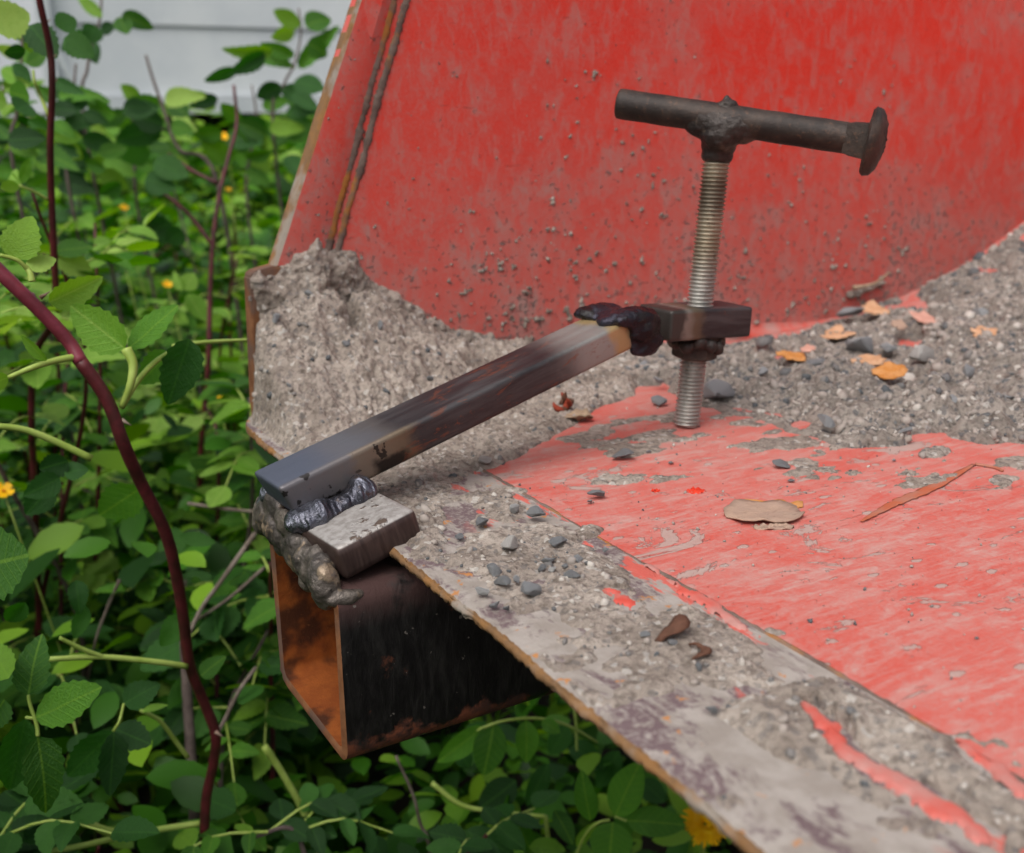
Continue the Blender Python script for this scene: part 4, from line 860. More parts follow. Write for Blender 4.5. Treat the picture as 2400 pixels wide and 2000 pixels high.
# --- arching red rose cane in the foreground
gp = at(470, 2000, .80)
rose = empty('rose_bush', (gp[0] - .02, gp[1], float(ground_z(gp[0], gp[1]))), 'foreground rose bush with a thick arching crimson cane at left', 'bush')
s1, P1 = stem(rose, [(-60, 575, .60), (0, 638, .60), (90, 725, .61), (160, 800, .62), (190, 850, .62)], .0041, .0040, CANE_LIT, n_=24)
s2, P2 = stem(rose, [(188, 845, .62), (250, 935, .63), (290, 1040, .64), (330, 1130, .66), (385, 1240, .68), (412, 1340, .70), (430, 1450, .72), (445, 1560, .74), (480, 1650, .76), (505, 1720, .77), (500, 1790, .78), (482, 1880, .79), (478, 2010, .80), (470, 2250, .84), (455, 2700, .95)], .0040, .0036, CANE, n_=80)
for q in ((95, 698, 12, -8), (195, 848, 26, 8), (285, 985, 22, 12), (395, 1270, -4, 22), (505, 1715, 22, 16), (80, 690, -14, 8)):
    b = at(q[0], q[1], .62 + (q[1] - 700) * .00014); thorn(s1 if q[1] < 840 else s2, b, at(q[0] + q[2], q[1] + q[3], .62 + (q[1] - 700) * .00014) - b, .007)
for pxs, r0, r1 in (([(180, 836, .62), (130, 845, .61), (75, 862, .60), (20, 885, .60)], .0022, .0014), ([(285, 955, .635), (305, 905, .63), (312, 855, .63), (296, 818, .63)], .0018, .0032), ([(285, 955, .635), (325, 890, .64), (362, 850, .65), (398, 826, .66)], .0018, .0015),
                    ([(405, 812, .72), (450, 805, .72), (520, 800, .74), (590, 797, .76)], .0016, .0012), ([(438, 1562, .735), (370, 1552, .72), (240, 1540, .70), (115, 1545, .68)], .0022, .0018), ([(240, 1540, .70), (190, 1520, .69), (140, 1495, .68)], .0018, .0012),
                    ([(215, 1075, .66), (130, 1035, .65), (60, 1008, .64), (-10, 998, .63)], .0024, .0020), ([(475, 1930, .80), (400, 1940, .79), (300, 1958, .77), (180, 1985, .75), (60, 2005, .74)], .0025, .0020), ([(300, 1958, .77), (240, 1945, .75), (200, 1920, .74)], .0040, .0020),
                    ([(440, 1775, .78), (410, 1735, .77), (375, 1690, .76), (330, 1665, .75)], .0018, .0014), ([(65, 632, .60), (40, 610, .595), (0, 598, .59)], .0013, .0011), ([(75, 660, .60), (70, 640, .60), (58, 625, .60)], .002, .0014), ([(89, 1726, .62), (86, 1700, .62), (70, 1650, .62), (66, 1629, .62)], .0012, .0010), ([(84, 1684, .62), (60, 1682, .62)], .001, .001),
                    ([(266, 1714, .70), (280, 1690, .70), (290, 1650, .71)], .0011, .0009)):
    stem(rose, pxs, r0, r1, SHOOT, 'shoot', 16, 7)
for a in ((37, 608, 66, 505, 88, .60, 'g', .3), (60, 628, 132, 606, 42, .60, 'l', .5), (114, 708, 244, 658, 66, .63, 'l', -.4), (294, 817, 158, 718, 96, .63, 'l', .2), (300, 817, 416, 714, 58, .64, 'g', .6), (443, 794, 398, 955, 92, .66, 'd', .2), (396, 826, 330, 900, 70, .68, 'g', .3),
          (-70, 1335, 62, 1300, 175, .55, 'g', .2), (66, 1629, 86, 1488, 80, .62, 'g', .3), (83, 1683, 236, 1610, 92, .62, 'g', .35), (89, 1726, 121, 1916, 92, .62, 'g', .2), (60, 1682, 22, 1872, 90, .63, 'd', .1), (266, 1714, 262, 1870, 66, .70, 'd', .3), (268, 1711, 150, 1832, 82, .72, 'd', .1),
          (270, 1710, 352, 1742, 70, .71, 'd', .2), (290, 1650, 372, 1600, 66, .72, 'd', .2), (20, 1590, -30, 1500, 70, .60, 'g', .3), (10, 1640, -40, 1720, 70, .6, 'g', .2), (110, 845, 46, 790, 24, .60, 'l', .7), (20, 885, -30, 905, 40, .6, 'l', .5), (60, 1410, 10, 1470, 50, .66, 'd', .2),
          (330, 1145, 232, 1210, 92, .74, 'g', .3), (420, 1258, 506, 1272, 34, .72, 'd', .2), (430, 1440, 380, 1520, 60, .74, 'd', .2), (160, 1080, 90, 1105, 60, .70, 'd', .3), (140, 1120, 60, 1165, 62, .70, 'd', .2), (150, 1110, 205, 1095, 44, .70, 'd', .4), (120, 1140, 60, 1210, 66, .71, 'd', .1), (470, 1585, 520, 1540, 44, .76, 'g', .3), (480, 1870, 552, 1900, 76, .82, 'd', .2),
          (200, 1920, 150, 1880, 60, .74, 'd', .3), (115, 1545, 60, 1560, 50, .68, 'd', .3), (50, 1990, -20, 1900, 70, .70, 'd', .2), (330, 1665, 320, 1610, 20, .75, 'l', .6), (335, 1668, 390, 1650, 16, .75, 'l', .6), (200, 1420, 176, 1500, 40, .74, 'd', .2), (178, 1360, 190, 1440, 46, .73, 'd', .2)):
    hleaf(rose, *a, dd=random.uniform(-.012, .012))
# --- upright dark cane behind it
gp = at(130, 700, .95)
rose2 = empty('rose_bush', (gp[0], gp[1], float(ground_z(gp[0], gp[1]))), 'slender rose bush with one upright dark red cane at the far left', 'bush')
s3, P3 = stem(rose2, [(70, -120, .80), (92, 0, .82), (116, 110, .84), (122, 200, .85), (118, 330, .87), (120, 450, .89), (126, 590, .91), (128, 740, .94), (80, 840, .96), (74, 1010, .98), (78, 1090, 1.0), (90, 1400, 1.06), (100, 1900, 1.15), (100, 2400, 1.3)], .0026, .0034, CANE, n_=80)
stem(rose2, [(114, 272, .86), (95, 225, .86), (82, 195, .85), (78, 165, .85)], .0016, .001, SHOOT, 'shoot', 12, 7); stem(rose2, [(112, 468, .89), (80, 450, .88), (45, 435, .87)], .0014, .001, SHOOT, 'shoot', 12, 7)
for a in ((-20, 60, 70, 30, 90, .80, 'l', .2), (70, 60, 130, 130, 70, .86, 'd', .2), (130, 60, 180, 45, 50, .9, 'd', .3), (150, 90, 220, 130, 60, .9, 'd', .3), (60, 120, 10, 125, 34, .85, 'd', .5), (45, 435, 0, 440, 30, .87, 'g', .3), (50, 430, 70, 370, 26, .87, 'g', .3), (48, 432, 20, 385, 24, .87, 'l', .3), (45, 435, 5, 400, 26, .87, 'g', .4),
          (128, 600, 222, 640, 60, .93, 'l', .3), (130, 590, 215, 575, 44, .93, 'g', .5), (40, 260, 78, 235, 60, .9, 'd', .3), (20, 330, 100, 320, 50, .95, 'd', .4), (70, 230, 20, 215, 60, .92, 'g', .3)):
    hleaf(rose2, *a, dd=random.uniform(-.02, .02))
for y in (150, 330, 480): b = P3[int(y / 2400 * 60) + 6]; thorn(s3, b, AR * .5 + np.array([0, 0, .3]), .006)
# --- vetch-like plant under the tube
gp = at(1290, 2100, .95)
vetch = empty('vetch_plant', (gp[0], gp[1], float(ground_z(gp[0], gp[1]))), 'leafy plant with smooth oval leaflets below the tube and bucket lip', 'plant')
for pxs, r0, r1 in (([(1012, 1835, .86), (1085, 1888, .86), (1195, 1906, .86), (1279, 1914, .86)], .0022, .0018), ([(1279, 1914, .86), (1284, 1960, .87), (1292, 2020, .88), (1300, 2300, 1.0)], .002, .002), ([(1117, 1712, .86), (1180, 1690, .86), (1260, 1684, .87), (1330, 1700, .88), (1400, 1740, .90)], .0013, .0011), ([(1345, 1650, .9), (1350, 1700, .9), (1352, 1760, .9)], .0014, .001), ([(1430, 1922, .84), (1400, 1930, .84), (1370, 1960, .85), (1340, 2030, .87)], .0012, .0012), ([(1441, 1914, .84), (1468, 1924, .84)], .001, .001), ([(620, 1750, .84), (660, 1810, .85), (705, 1890, .86), (752, 2005, .88), (790, 2150, .95)], .0028, .0030)):
    stem(vetch, pxs, r0, r1, SHOOT, 'stem', 20, 7)
for a in ((1158, 1694, 1134, 1822, 86, .86, 'g', .2), (1232, 1688, 1238, 1790, 62, .87, 'g', .3), (1130, 1702, 1026, 1795, 60, .86, 'g', .3), (1270, 1690, 1312, 1716, 38, .87, 'g', .2), (1441, 1914, 1499, 1786, 92, .84, 'g', .2), (1468, 1924, 1610, 1930, 78, .84, 'g', .2), (1384, 1926, 1362, 1808, 60, .84, 'g', .2), (1436, 1926, 1428, 2030, 112, .83, 'g', .1), (1090, 1948, 1215, 2004, 64, .85, 'd', .3), (1206, 1919, 1256, 2010, 48, .86, 'g', .3),
          (1285, 1790, 1235, 1892, 52, .92, 'd', .2), (1300, 1900, 1345, 1980, 50, .86, 'g', .3), (1210, 1830, 1120, 1900, 80, .95, 'd', .2), (1330, 1740, 1420, 1800, 60, .95, 'd', .2), (1330, 1700, 1290, 1770, 60, .95, 'd', .2), (1400, 1740, 1460, 1700, 50, .95, 'd', .3), (1450, 1760, 1400, 1850, 60, 1.0, 'd', .2), (930, 1930, 955, 2020, 80, .9, 'd', .2), (1240, 1985, 1330, 1990, 50, .83, 'g', .2), (1100, 1800, 1060, 1730, 50, .95, 'd', .2), (1500, 1830, 1560, 1880, 60, .98, 'd', .2), (870, 1960, 905, 2030, 60, .9, 'd', .2)):
    hleaf(vetch, *a, dd=random.uniform(-.012, .012), meshes=SM)
tg = empty('dead_twig', at(1010, 2010, .9), 'thin dead brown twig standing below the tube', 'twig'); stem(tg, [(928, 1772, .86), (968, 1862, .87), (985, 1930, .88), (1010, 2010, .9), (1030, 2300, 1.05)], .0012, .0018, TWIG, 'twig_stem', 24, 7)
for pxs, r, lab in (([(598, 1250, .95), (520, 1360, .92), (470, 1430, .9), (430, 1520, .88)], .0022, 'pale grey dead twig slanting behind the arching cane'), ([(620, 1330, .95), (540, 1400, .92), (448, 1462, .9)], .0016, 'thin tan dead twig crossing low behind the tube mouth'), ([(600, 1565, .9), (560, 1620, .88), (520, 1700, .86), (500, 1735, .85)], .0018, 'short forked dead twig beside the cane bend'), ([(280, 1360, .95), (250, 1430, .96), (225, 1500, .97), (205, 1600, 1.)], .0016, 'grey dead twig low among the dark leaves at left'), ([(440, 1180, 1.0), (520, 1192, 1.0), (600, 1200, 1.0)], .0018, 'level grey twig left of the tube mouth')):
    e = empty('dead_twig', at(*pxs[-1][:2], pxs[-1][2]), lab, 'twig'); stem(e, pxs, r, r * .8, TWIG, 'twig_stem', 20, 7)
e = empty('dead_twig', at(455, 2000, .9), 'grey woody stem standing beside the arching cane', 'stem'); stem(e, [(430, 1480, .9), (440, 1650, .9), (450, 1800, .9), (458, 1950, .9), (460, 2300, 1.0)], .0040, .0052, BARKY, 'twig_stem', 30, 8, .2)
# --- dandelion
def dandelion(px, py, d, size, label):
    c = at(px, py, d); e = empty('dandelion', (c[0], c[1], float(ground_z(c[0], c[1]))), label, 'flower'); up = np.array([-.25, -.45, .85]); up /= np.linalg.norm(up)
    u = np.cross(up, [1, 0, 0]); u /= np.linalg.norm(u); v = np.cross(up, u); r = np.random.default_rng(9); parts = []
    for ring, (n_, el, L_) in enumerate(((46, .10, 1.), (40, .35, .88), (32, .65, .7), (24, .95, .5), (14, 1.25, .36))):
        for k_ in range(n_):
            a = 2*math.pi*(k_ + r.random()*.6)/n_; dr = (u*math.cos(a) + v*math.sin(a)); sd_ = np.cross(up, dr); e2 = el + r.normal(0, .08); ax_ = dr*math.cos(e2) + up*math.sin(e2); ln = size/2*L_*(1 + r.normal(0, .06)); w_ = size*.035
            b = c + dr*size*.03; parts.append((np.array([b - sd_*w_*.5, b + sd_*w_*.5, b + ax_*ln*.6 + sd_*w_, b + ax_*ln + sd_*w_*.6 - up*.001, b + ax_*ln - sd_*w_*.6 - up*.001, b + ax_*ln*.6 - sd_*w_]), [[0, 1, 2, 5], [5, 2, 3, 4]]))
    V, F = join(parts); mesh('ray_florets', V, F, YEL, e)
    mesh('flower_base', *lathe(Vector(c - up * size * .28), Vector(up), [(0, size*.05), (size*.1, size*.16), (size*.27, size*.15), (size*.3, size*.03)], 12), SHOOT, e, True)
    g_ = np.array([c[0] + .02, c[1] + .03, float(ground_z(c[0], c[1])) - .01]); P = spline([c - up*size*.25, c*.6 + g_*.4 + np.array([.01, .01, 0]), g_], 16); mesh('flower_stalk', *tube_data(P, .0022, 8), SHOOT, e, True)
dandelion(1652, 1932, .88, .036, 'yellow dandelion flower peeking out below the rusty bucket lip')
def buttercup(px, py, d, size, label):
    size *= .62; c = at(px, py, d); e = empty('yellow_flower', (c[0], c[1], float(ground_z(c[0], c[1]))), label, 'flower'); up = np.array([.1, -.6, .8]); up /= np.linalg.norm(up); u = np.cross(up, [1, 0, 0]); u /= np.linalg.norm(u); v = np.cross(up, u)
    for k_ in range(5):
        a = 2*math.pi*k_/5 + px; dr = u*math.cos(a) + v*math.sin(a); sd_ = np.cross(up, dr); V = [c, c+dr*size*.25+sd_*size*.2+up*size*.05, c+dr*size*.5+sd_*size*.2+up*size*.16, c+dr*size*.56+up*size*.18, c+dr*size*.5-sd_*size*.2+up*size*.16, c+dr*size*.25-sd_*size*.2+up*size*.05]
        mesh('petal', V, [[0, 1, 2, 3, 4, 5]], YEL, e)
    mesh('flower_centre', *lathe(Vector(c), Vector(up), [(0, size*.05), (size*.06, size*.12), (size*.14, size*.08)], 8), YEL2, e, True)
    g_ = np.array([c[0] + .03, c[1], float(ground_z(c[0], c[1])) - .01]); mesh('flower_stalk', *tube_data(spline([c, c*.5 + g_*.5 + np.array([.02, 0, 0]), g_], 10), .0008, 6), SHOOT, e, True)
for q in ((525, 322, 2.2, .035, 'upper yellow flower of the pair in front of the white building'), (503, 346, 2.15, .032, 'lower yellow flower of the pair in front of the white building'), (292, 622, 1.5, .022, 'small yellow flower deep in the bushes left of the side lug'), (392, 668, 1.4, .02, 'tiny yellow flower beside the heart shaped leaf'), (506, 922, 1.2, .026, 'yellow flower behind the leaves near the bucket corner'), (8, 1152, .95, .026, 'yellow flower at the left picture edge'), (480, 1780, 1.3, .012, 'tiny pale flower low behind the cane'), (290, 488, 1.7, .022, 'faint yellow flower below the leafy branch at left'), (535, 445, 1.8, .016, 'faint small yellow flower left of the bucket wall')):
    buttercup(*q)
# --- saplings in front of the white wall
def spray(label, stempx, leaves, d, r=.003, mat=SHOOT, kind='g'):
    mat = BARKY if mat is SHOOT else mat; b = at(*stempx[-1], d); e = empty('sapling', (b[0], b[1], float(ground_z(b[0], b[1]))), label, 'sapling')
    gz = float(ground_z(b[0], b[1])); P = spline([at(x, y, d) for x, y in stempx] + [np.array([b[0] + .03, b[1] + .05, (b[2] + gz) / 2]), np.array([b[0] + .02, b[1] + .05, gz - .02])], 40); mesh('stem', *tube_data(P, np.linspace(r * .5, r, 40), 7), mat, e, True)
    for l_ in leaves: hleaf(e, *l_[:5], d * random.uniform(.96, 1.03), l_[5], random.uniform(.1, .5), random.uniform(-.03, .03))
spray('bright young sapling in front of the white wall beside the bucket', [(700, 20), (705, 80), (690, 150), (665, 200), (640, 300)], [(705, 60, 640, 25, 40, 'g'), (690, 70, 640, 90, 36, 'l'), (715, 60, 780, 35, 50, 'g'), (720, 100, 775, 130, 50, 'g'), (690, 130, 610, 105, 34, 'g'), (640, 120, 525, 130, 36, 'g'), (620, 125, 545, 175, 40, 'd'), (560, 160, 478, 192, 30, 'd'), (600, 130, 690, 150, 34, 'g'), (700, 160, 790, 60, 40, 'g'), (660, 200, 600, 230, 44, 'd'), (690, 190, 760, 210, 50, 'd'), (660, 210, 740, 240, 44, 'd')], 1.7)
spray('young sapling with drooping leaves in the upper left', [(240, -60), (235, 40), (222, 85), (205, 160), (200, 300)], [(240, 40, 180, -10, 30, 'l'), (285, 35, 365, 65, 40, 'g'), (280, 40, 298, 80, 44, 'g'), (225, 60, 205, 100, 50, 'd'), (235, 70, 270, 62, 30, 'd'), (200, 100, 225, 140, 46, 'd'), (205, 80, 150, 120, 50, 'd')], 1.5)
spray('leafy upright branch below the white wall in the middle', [(342, 130), (360, 190), (385, 260), (420, 350), (510, 430)], [(385, 235, 465, 218, 44, 'l'), (400, 240, 440, 270, 50, 'g'), (390, 250, 290, 240, 50, 'g'), (385, 290, 300, 270, 60, 'd'), (380, 300, 270, 330, 60, 'd'), (350, 350, 260, 360, 70, 'd'), (400, 300, 450, 300, 40, 'g')], 1.6, .004, BARKY)
rl = random.Random(21)
def rleaves(n_, x0, x1, y0, y1, w0, w1, kinds):
    o = []
    for _ in range(n_):
        x = rl.uniform(x0, x1); y = rl.uniform(y0, y1); a = rl.uniform(-.7, .9) + (math.pi if rl.random() < .45 else 0); L_ = rl.uniform(w0, w1) * 1.55; o.append((x, y, x + L_ * math.cos(a), y + L_ * math.sin(a) * .8, L_ * rl.uniform(.45, .62), rl.choice(kinds)))
    return o
spray('leafy sapling against the bright gap at the upper left', [(52, 60), (50, 150), (40, 260), (36, 420)], rleaves(30, 0, 130, 90, 420, 34, 54, 'ggdl'), 1.25, .003)
spray('dark leafed sapling in front of the left end of the white wall', [(178, 150), (170, 240), (160, 340), (165, 460)], rleaves(30, 95, 290, 215, 430, 36, 60, 'ddg'), 1.45, .003)
spray('pale sapling covering the foot of the white wall', [(300, 215), (310, 280), (318, 360), (322, 480)], rleaves(28, 230, 420, 230, 420, 34, 56, 'ggl'), 1.7, .003)
spray('sapling with dark leaves covering the wall foot beside the bucket', [(590, 200), (600, 270), (590, 350), (580, 480)], rleaves(26, 500, 690, 215, 400, 36, 58, 'dgg'), 1.75, .003)
# --- forked dark branch in the middle distance
e = empty('rose_bush', at(490, 800, 1.35), 'forked reddish branch of a rose bush left of the side lug', 'bush'); stem(e, [(395, 360, 1.35), (450, 400, 1.35), (510, 430, 1.35)], .002, .0028, CANE, 'cane', 14, 7); stem(e, [(548, 200, 1.4), (555, 290, 1.4), (535, 370, 1.38), (515, 450, 1.36), (500, 560, 1.35), (492, 700, 1.35), (488, 860, 1.35), (470, 1100, 1.4), (470, 1500, 1.6)], .002, .004, CANE, 'cane', 40, 8); stem(e, [(380, 450, 1.35), (440, 500, 1.35), (498, 575, 1.35)], .0022, .003, CANE, 'cane', 14, 7)
for a in ((400, 520, 335, 560, 70, 1.35, 'd', .2), (360, 500, 355, 570, 60, 1.35, 'd', .1), (430, 540, 390, 570, 50, 1.35, 'd', .2), (340, 420, 410, 440, 60, 1.3, 'd', .3), (360, 380, 440, 410, 60, 1.3, 'd', .3), (432, 680, 455, 640, 44, 1.2, 'l', .3), (428, 682, 402, 634, 22, 1.2, 'l', .4), (440, 690, 482, 750, 44, 1.2, 'l', .5)):
    hleaf(e, *a)
# --- random rose bushes, each with its own canes, shoots and leaves
def bush(x, y, h, ncane, nleaf, spread, label, mix='ggd', lean=(0, 0), Ls=(.022, .036), group=None, seed=0):
    r = np.random.default_rng(seed + 500); gz = float(ground_z(x, y)); e = empty('rose_bush', (x, y, gz), label, 'bush', group); cnt = 0; shoots = []
    canes = []
    for c in range(ncane):
        az = r.uniform(0, 6.28); hh = h * r.uniform(.65, 1.05); tip = np.array([x + math.cos(az)*spread*r.uniform(.4, 1.) + lean[0]*hh, y + math.sin(az)*spread*r.uniform(.4, 1.) + lean[1]*hh, gz + hh]); b = np.array([x + r.normal(0, .02), y + r.normal(0, .02), gz - .02])
        P = spline([b, lerp(b, tip, .4) + r.normal(0, .02, 3), lerp(b, tip, .75) + r.normal(0, .02, 3) + np.array([0, 0, .03]), tip], 26); mesh('cane', *tube_data(P, np.linspace(.0035, .0014, 26), 6), CANE if r.random() < .7 else BARKY, e, True); canes.append(P)
    per = max(1, nleaf // (ncane * 7) + 1)
    for P in canes:
        for j in range(per):
            t = r.uniform(.25, 1.) ** .8; i = min(25, int(t * 25)); o_ = P[i]; az = r.uniform(0, 6.28); el = r.uniform(-.15, .6); d = np.array([math.cos(az)*math.cos(el), math.sin(az)*math.cos(el), math.sin(el)]); Lp = r.uniform(.05, .09)
            Q = spline([o_, o_ + d*Lp*.5 + np.array([0, 0, .006]), o_ + d*Lp - np.array([0, 0, .012])], 7); mesh('leaf_stalk', *tube_data(Q, np.linspace(.0013, .0008, 7), 5, False), SHOOT, e, True)
            sd_ = np.cross(d, [0, 0, 1]); sd_ /= np.linalg.norm(sd_); kd = r.choice(list(mix)); L0 = r.uniform(*Ls)
            for (f, s_) in ((1., 0), (.8, 1), (.8, -1), (.55, 1), (.55, -1), (.32, 1), (.32, -1)):
                if cnt >= nleaf: break
                b = Q[min(6, int(f * 6))]; ax_ = d * (1 if s_ == 0 else .35) + sd_ * s_ * .95 + np.array([0, 0, r.normal(-.1, .18)]); nn = np.array([r.normal(0, .35), r.normal(0, .35) - .15, 1.]); ln = L0 * (1 if s_ == 0 else .75 + .25 * f) * r.uniform(.85, 1.1)
                put_leaf(LM[kd][r.integers(4)], b, ax_, nn, ln, ln * r.uniform(.55, .72), e); cnt += 1
BUSH = [(-.10, .20, .34, 5, 230, .11, 'dense dark rose bush low at the left picture edge', 'ddg', (0, 0), (.028, .042)), (-.02, .36, .44, 5, 240, .13, 'leafy rose bush directly behind the arching cane', 'ddg', (0, 0), (.028, .044)), (-.12, .62, .70, 5, 240, .15, 'tall rose bush behind the upright dark cane', 'gdl', (0, 0), (.028, .044)), (.06, .62, .52, 5, 230, .15, 'bright rose bush left of the bucket side lug', 'ggl', (0, 0), (.028, .044)),  # dark leaf mix in the low bushes stands in for their shade
        (-.02, 1.00, .68, 5, 230, .18, 'rose bush in the middle distance left of the bucket', 'gdl', (0, 0), (.03, .05)), (.18, 1.12, .62, 5, 220, .18, 'pale leafy bush seen just past the bucket front edge', 'gll', (0, 0), (.03, .05)), (-.10, 1.45, .92, 5, 230, .20, 'tall bush in the upper left in front of the bright gap', 'ggd', (0, 0), (.03, .05)), (.42, 1.75, .74, 5, 200, .22, 'bush standing under the white wall beside the bucket', 'gld', (0, 0), (.035, .055)), (.15, 1.75, .70, 5, 220, .24, 'bush standing under the white wall at centre left', 'ggd', (0, 0), (.035, .055)), (.05, .12, .24, 4, 160, .12, 'low shaded rose bush beneath the bucket corner', 'ddg', (0, 0), (.024, .038))]
for i, b in enumerate(BUSH): bush(*b, seed=i)
# --- undergrowth: a mass of leaves nobody could count
ST = [(.0, 0), (.14, .16), (.38, .27), (.64, .26), (.86, .14), (1., 0)]; TL = [(0, 0, 0)]
for t_, w_ in ST[1:-1]: TL += [(t_, -w_, .16 * w_ - .14 * t_ * t_), (t_, 0, -.14 * t_ * t_), (t_, w_, .16 * w_ - .14 * t_ * t_)]
TL = np.array(TL + [(1, 0, -.15)]); TF = [(0, 1, 2), (0, 2, 3)]
for q in range(3):
    a = 1 + 3*q; TF += [(a, a+3, a+4), (a, a+4, a+1), (a+1, a+4, a+5), (a+1, a+5, a+2)]
TF = np.array(TF + [(10, 13, 11), (11, 13, 12)])
def leafmass(name, base, axis, nrm, L_, mat, label, cat, wr=1.):
    n_ = len(base); a = axis / np.linalg.norm(axis, axis=1)[:, None]; nn = nrm - a * (nrm * a).sum(1)[:, None]; nn /= np.linalg.norm(nn, axis=1)[:, None]; s_ = np.cross(nn, a)
    V = base[:, None] + L_[:, None, None] * (TL[None, :, 0:1] * a[:, None] + wr * TL[None, :, 1:2] * s_[:, None] + TL[None, :, 2:3] * nn[:, None]); F = (TF[None] + (np.arange(n_) * len(TL))[:, None, None]).reshape(-1, 3)
    return tag(fast_mesh(name, V.reshape(-1, 3), F, mat), label, cat, None, 'stuff')
def wedge(n_, y0, y1, xl, xr):
    y = y0 + (y1 - y0) * rng.random(n_) ** .8; x = rng.uniform(0, 1, n_); f = (y - y0) / (y1 - y0); return xl[0] + (xl[1] - xl[0]) * f + x * ((xr[0] - xl[0]) + ((xr[1] - xr[0]) - (xl[1] - xl[0])) * f), y
NP = 1150; x, y = wedge(NP, .30, 4.4, (-.32, -.45), (.45, 1.7)); hgt = rng.uniform(.16, .52, NP) * (1 - .25 * sstep(1.2, 3.0, y)); nl = 22
B = np.repeat(np.stack([x, y, ground_z(x, y)], -1), nl, 0); H = np.repeat(hgt, nl); az = rng.uniform(0, 6.28, NP*nl); rad = rng.random(NP*nl) ** .6 * np.repeat(rng.uniform(.05, .16, NP), nl); zf = rng.random(NP*nl) ** .6
B = B + np.stack([np.cos(az)*rad, np.sin(az)*rad, H*zf], -1)
ok = ~((B[:, 0] > -.08) & (B[:, 1] < .26) & (B[:, 2] > -.16)); ax_ = np.stack([np.cos(az), np.sin(az), rng.normal(-.1, .35, NP*nl)], -1); nn = np.stack([rng.normal(0, .4, NP*nl), rng.normal(0, .4, NP*nl), 1 + 0*az], -1); LL = np.repeat(rng.uniform(.03, .06, NP) * (1 + .5 * sstep(.8, 2., y)), nl) * rng.uniform(.7, 1.2, NP*nl)
leafmass('undergrowth', B[ok], ax_[ok], nn[ok], LL[ok], LEAF_MASS, 'dense green undergrowth of small leaves behind and left of the bucket', 'undergrowth')
NP = 230; x = rng.uniform(-.35, .75, NP); y = rng.uniform(-.25, .45, NP); nl = 22; gz = ground_z(x, y); B = np.repeat(np.stack([x, y, gz], -1), nl, 0); az = rng.uniform(0, 6.28, NP*nl); rad = rng.random(NP*nl) ** .6 * .09; B = B + np.stack([np.cos(az)*rad, np.sin(az)*rad, np.repeat(rng.uniform(.06, .24, NP), nl) * rng.random(NP*nl) ** .6], -1)
ax_ = np.stack([np.cos(az), np.sin(az), rng.normal(-.1, .35, NP*nl)], -1); nn = np.stack([rng.normal(0, .4, NP*nl), rng.normal(0, .4, NP*nl), 1 + 0*az], -1); leafmass('ground_cover', B, ax_, nn, rng.uniform(.02, .042, NP*nl), LEAF_MASS, 'low shaded ground cover on the soil below the bucket', 'ground cover')
# unseen growth out of frame at left, added to shade the low foliage
NP = 420; x = rng.uniform(-1.5, -.36, NP); y = rng.uniform(-.5, 2.6, NP); nl = 40; hg = rng.uniform(.5, 1.05, NP); B = np.repeat(np.stack([x, y, ground_z(x, y)], -1), nl, 0); az = rng.uniform(0, 6.28, NP*nl); rad = rng.random(NP*nl) ** .6 * .14; B = B + np.stack([np.cos(az)*rad, np.sin(az)*rad, np.repeat(hg, nl) * rng.random(NP*nl) ** .6], -1)
B[:, 0] = np.minimum(B[:, 0], -.27); ax_ = np.stack([np.cos(az), np.sin(az), rng.normal(-.1, .35, NP*nl)], -1); nn = np.stack([rng.normal(0, .4, NP*nl), rng.normal(0, .4, NP*nl), 1 + 0*az], -1); leafmass('shade_thicket', B, ax_, nn, rng.uniform(.03, .055, NP*nl), LEAF_MASS, 'unseen dense leafy growth added along the left side to shade the lower left', 'undergrowth')
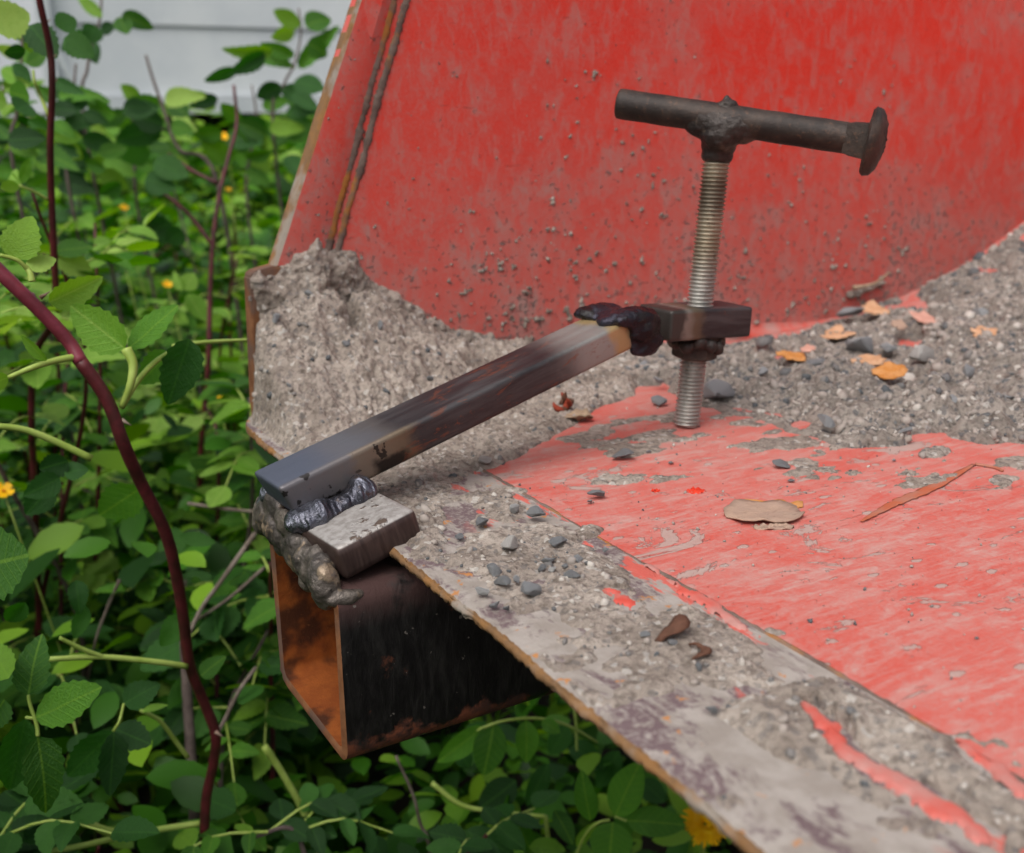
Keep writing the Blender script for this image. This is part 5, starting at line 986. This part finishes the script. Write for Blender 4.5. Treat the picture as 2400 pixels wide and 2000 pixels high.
# grass
def grass(name, n_, x0, x1, y0, y1, hmin, hmax, label):
    x = rng.uniform(x0, x1, n_); y = rng.uniform(y0, y1, n_); b = np.stack([x, y, ground_z(x, y)], -1); h = rng.uniform(hmin, hmax, n_); az = rng.uniform(0, 6.28, n_); d = np.stack([np.cos(az), np.sin(az), 0*az], -1); s_ = np.stack([-np.sin(az), np.cos(az), 0*az], -1); w_ = rng.uniform(.0016, .0034, n_); ln = rng.uniform(.1, .6, n_)
    V = []
    for t in (0, .35, .7, 1.):
        c = b + np.array([0, 0, 1.]) * (h * t * (1 - .25 * ln * t))[:, None] + d * (h * ln * t * t)[:, None]; ww = (w_ * (1 - t ** 2) + .0002)[:, None]; V += [c - s_ * ww, c + s_ * ww]
    V = np.stack(V, 1); T = np.array([(0, 1, 3), (0, 3, 2), (2, 3, 5), (2, 5, 4), (4, 5, 7), (4, 7, 6)]); F = (T[None] + (np.arange(n_) * 8)[:, None, None]).reshape(-1, 3); return tag(fast_mesh(name, V.reshape(-1, 3), F, GRASS), label, 'grass', None, 'stuff')
grass('grass', 1500, -.9, 1.6, .4, 4.2, .15, .45, 'thin grass blades among the bushes')
# ferns
def fern(x, y, label, L_=.32, n_=6, seed=0, z=None):
    r = np.random.default_rng(seed + 900); gz = float(ground_z(x, y)); e = empty('fern', (x, y, gz), label, 'fern')
    for k_ in range(n_):
        az = 2*math.pi*k_/n_ + r.uniform(-.3, .3); d = np.array([math.cos(az), math.sin(az), 0]); b = np.array([x, y, gz]); P = spline([b, b + d*L_*.3 + np.array([0, 0, L_*.55]), b + d*L_*.7 + np.array([0, 0, L_*.72]), b + d*L_*1.1 + np.array([0, 0, L_*.6])], 30); parts = [tube_data(P, np.linspace(.0018, .0006, 30), 5, False)]
        T = np.gradient(P, axis=0)
        for i in np.linspace(5, 28, 36).astype(int):
            t = T[i] / np.linalg.norm(T[i]); s0 = np.cross(t, [0, 0, 1]); s0 /= np.linalg.norm(s0); ln = L_*.30*math.sin(math.pi*min(1, (i-3)/27))**.8 + .004; up = np.cross(s0, t)
            for s_ in (-1, 1):
                ax_ = s0*s_*.92 + t*.4; 
                m_ = P[i] + ax_*ln*.5; q = ln*.11; parts.append((np.array([P[i] - t*q*.7, m_ - t*q*.8, P[i] + ax_*ln, m_ + t*q*.8, P[i] + t*q*.7, m_ + up*ln*.03]), [[0, 1, 5], [1, 2, 5], [2, 3, 5], [3, 4, 5], [4, 0, 5]]))
        mesh('frond', *join(parts), FERN, e)
p = at(640, 1420, 1.25); fern(p[0] + .05, p[1] + .05, 'green fern behind the square tube mouth', .26, 6, 1)
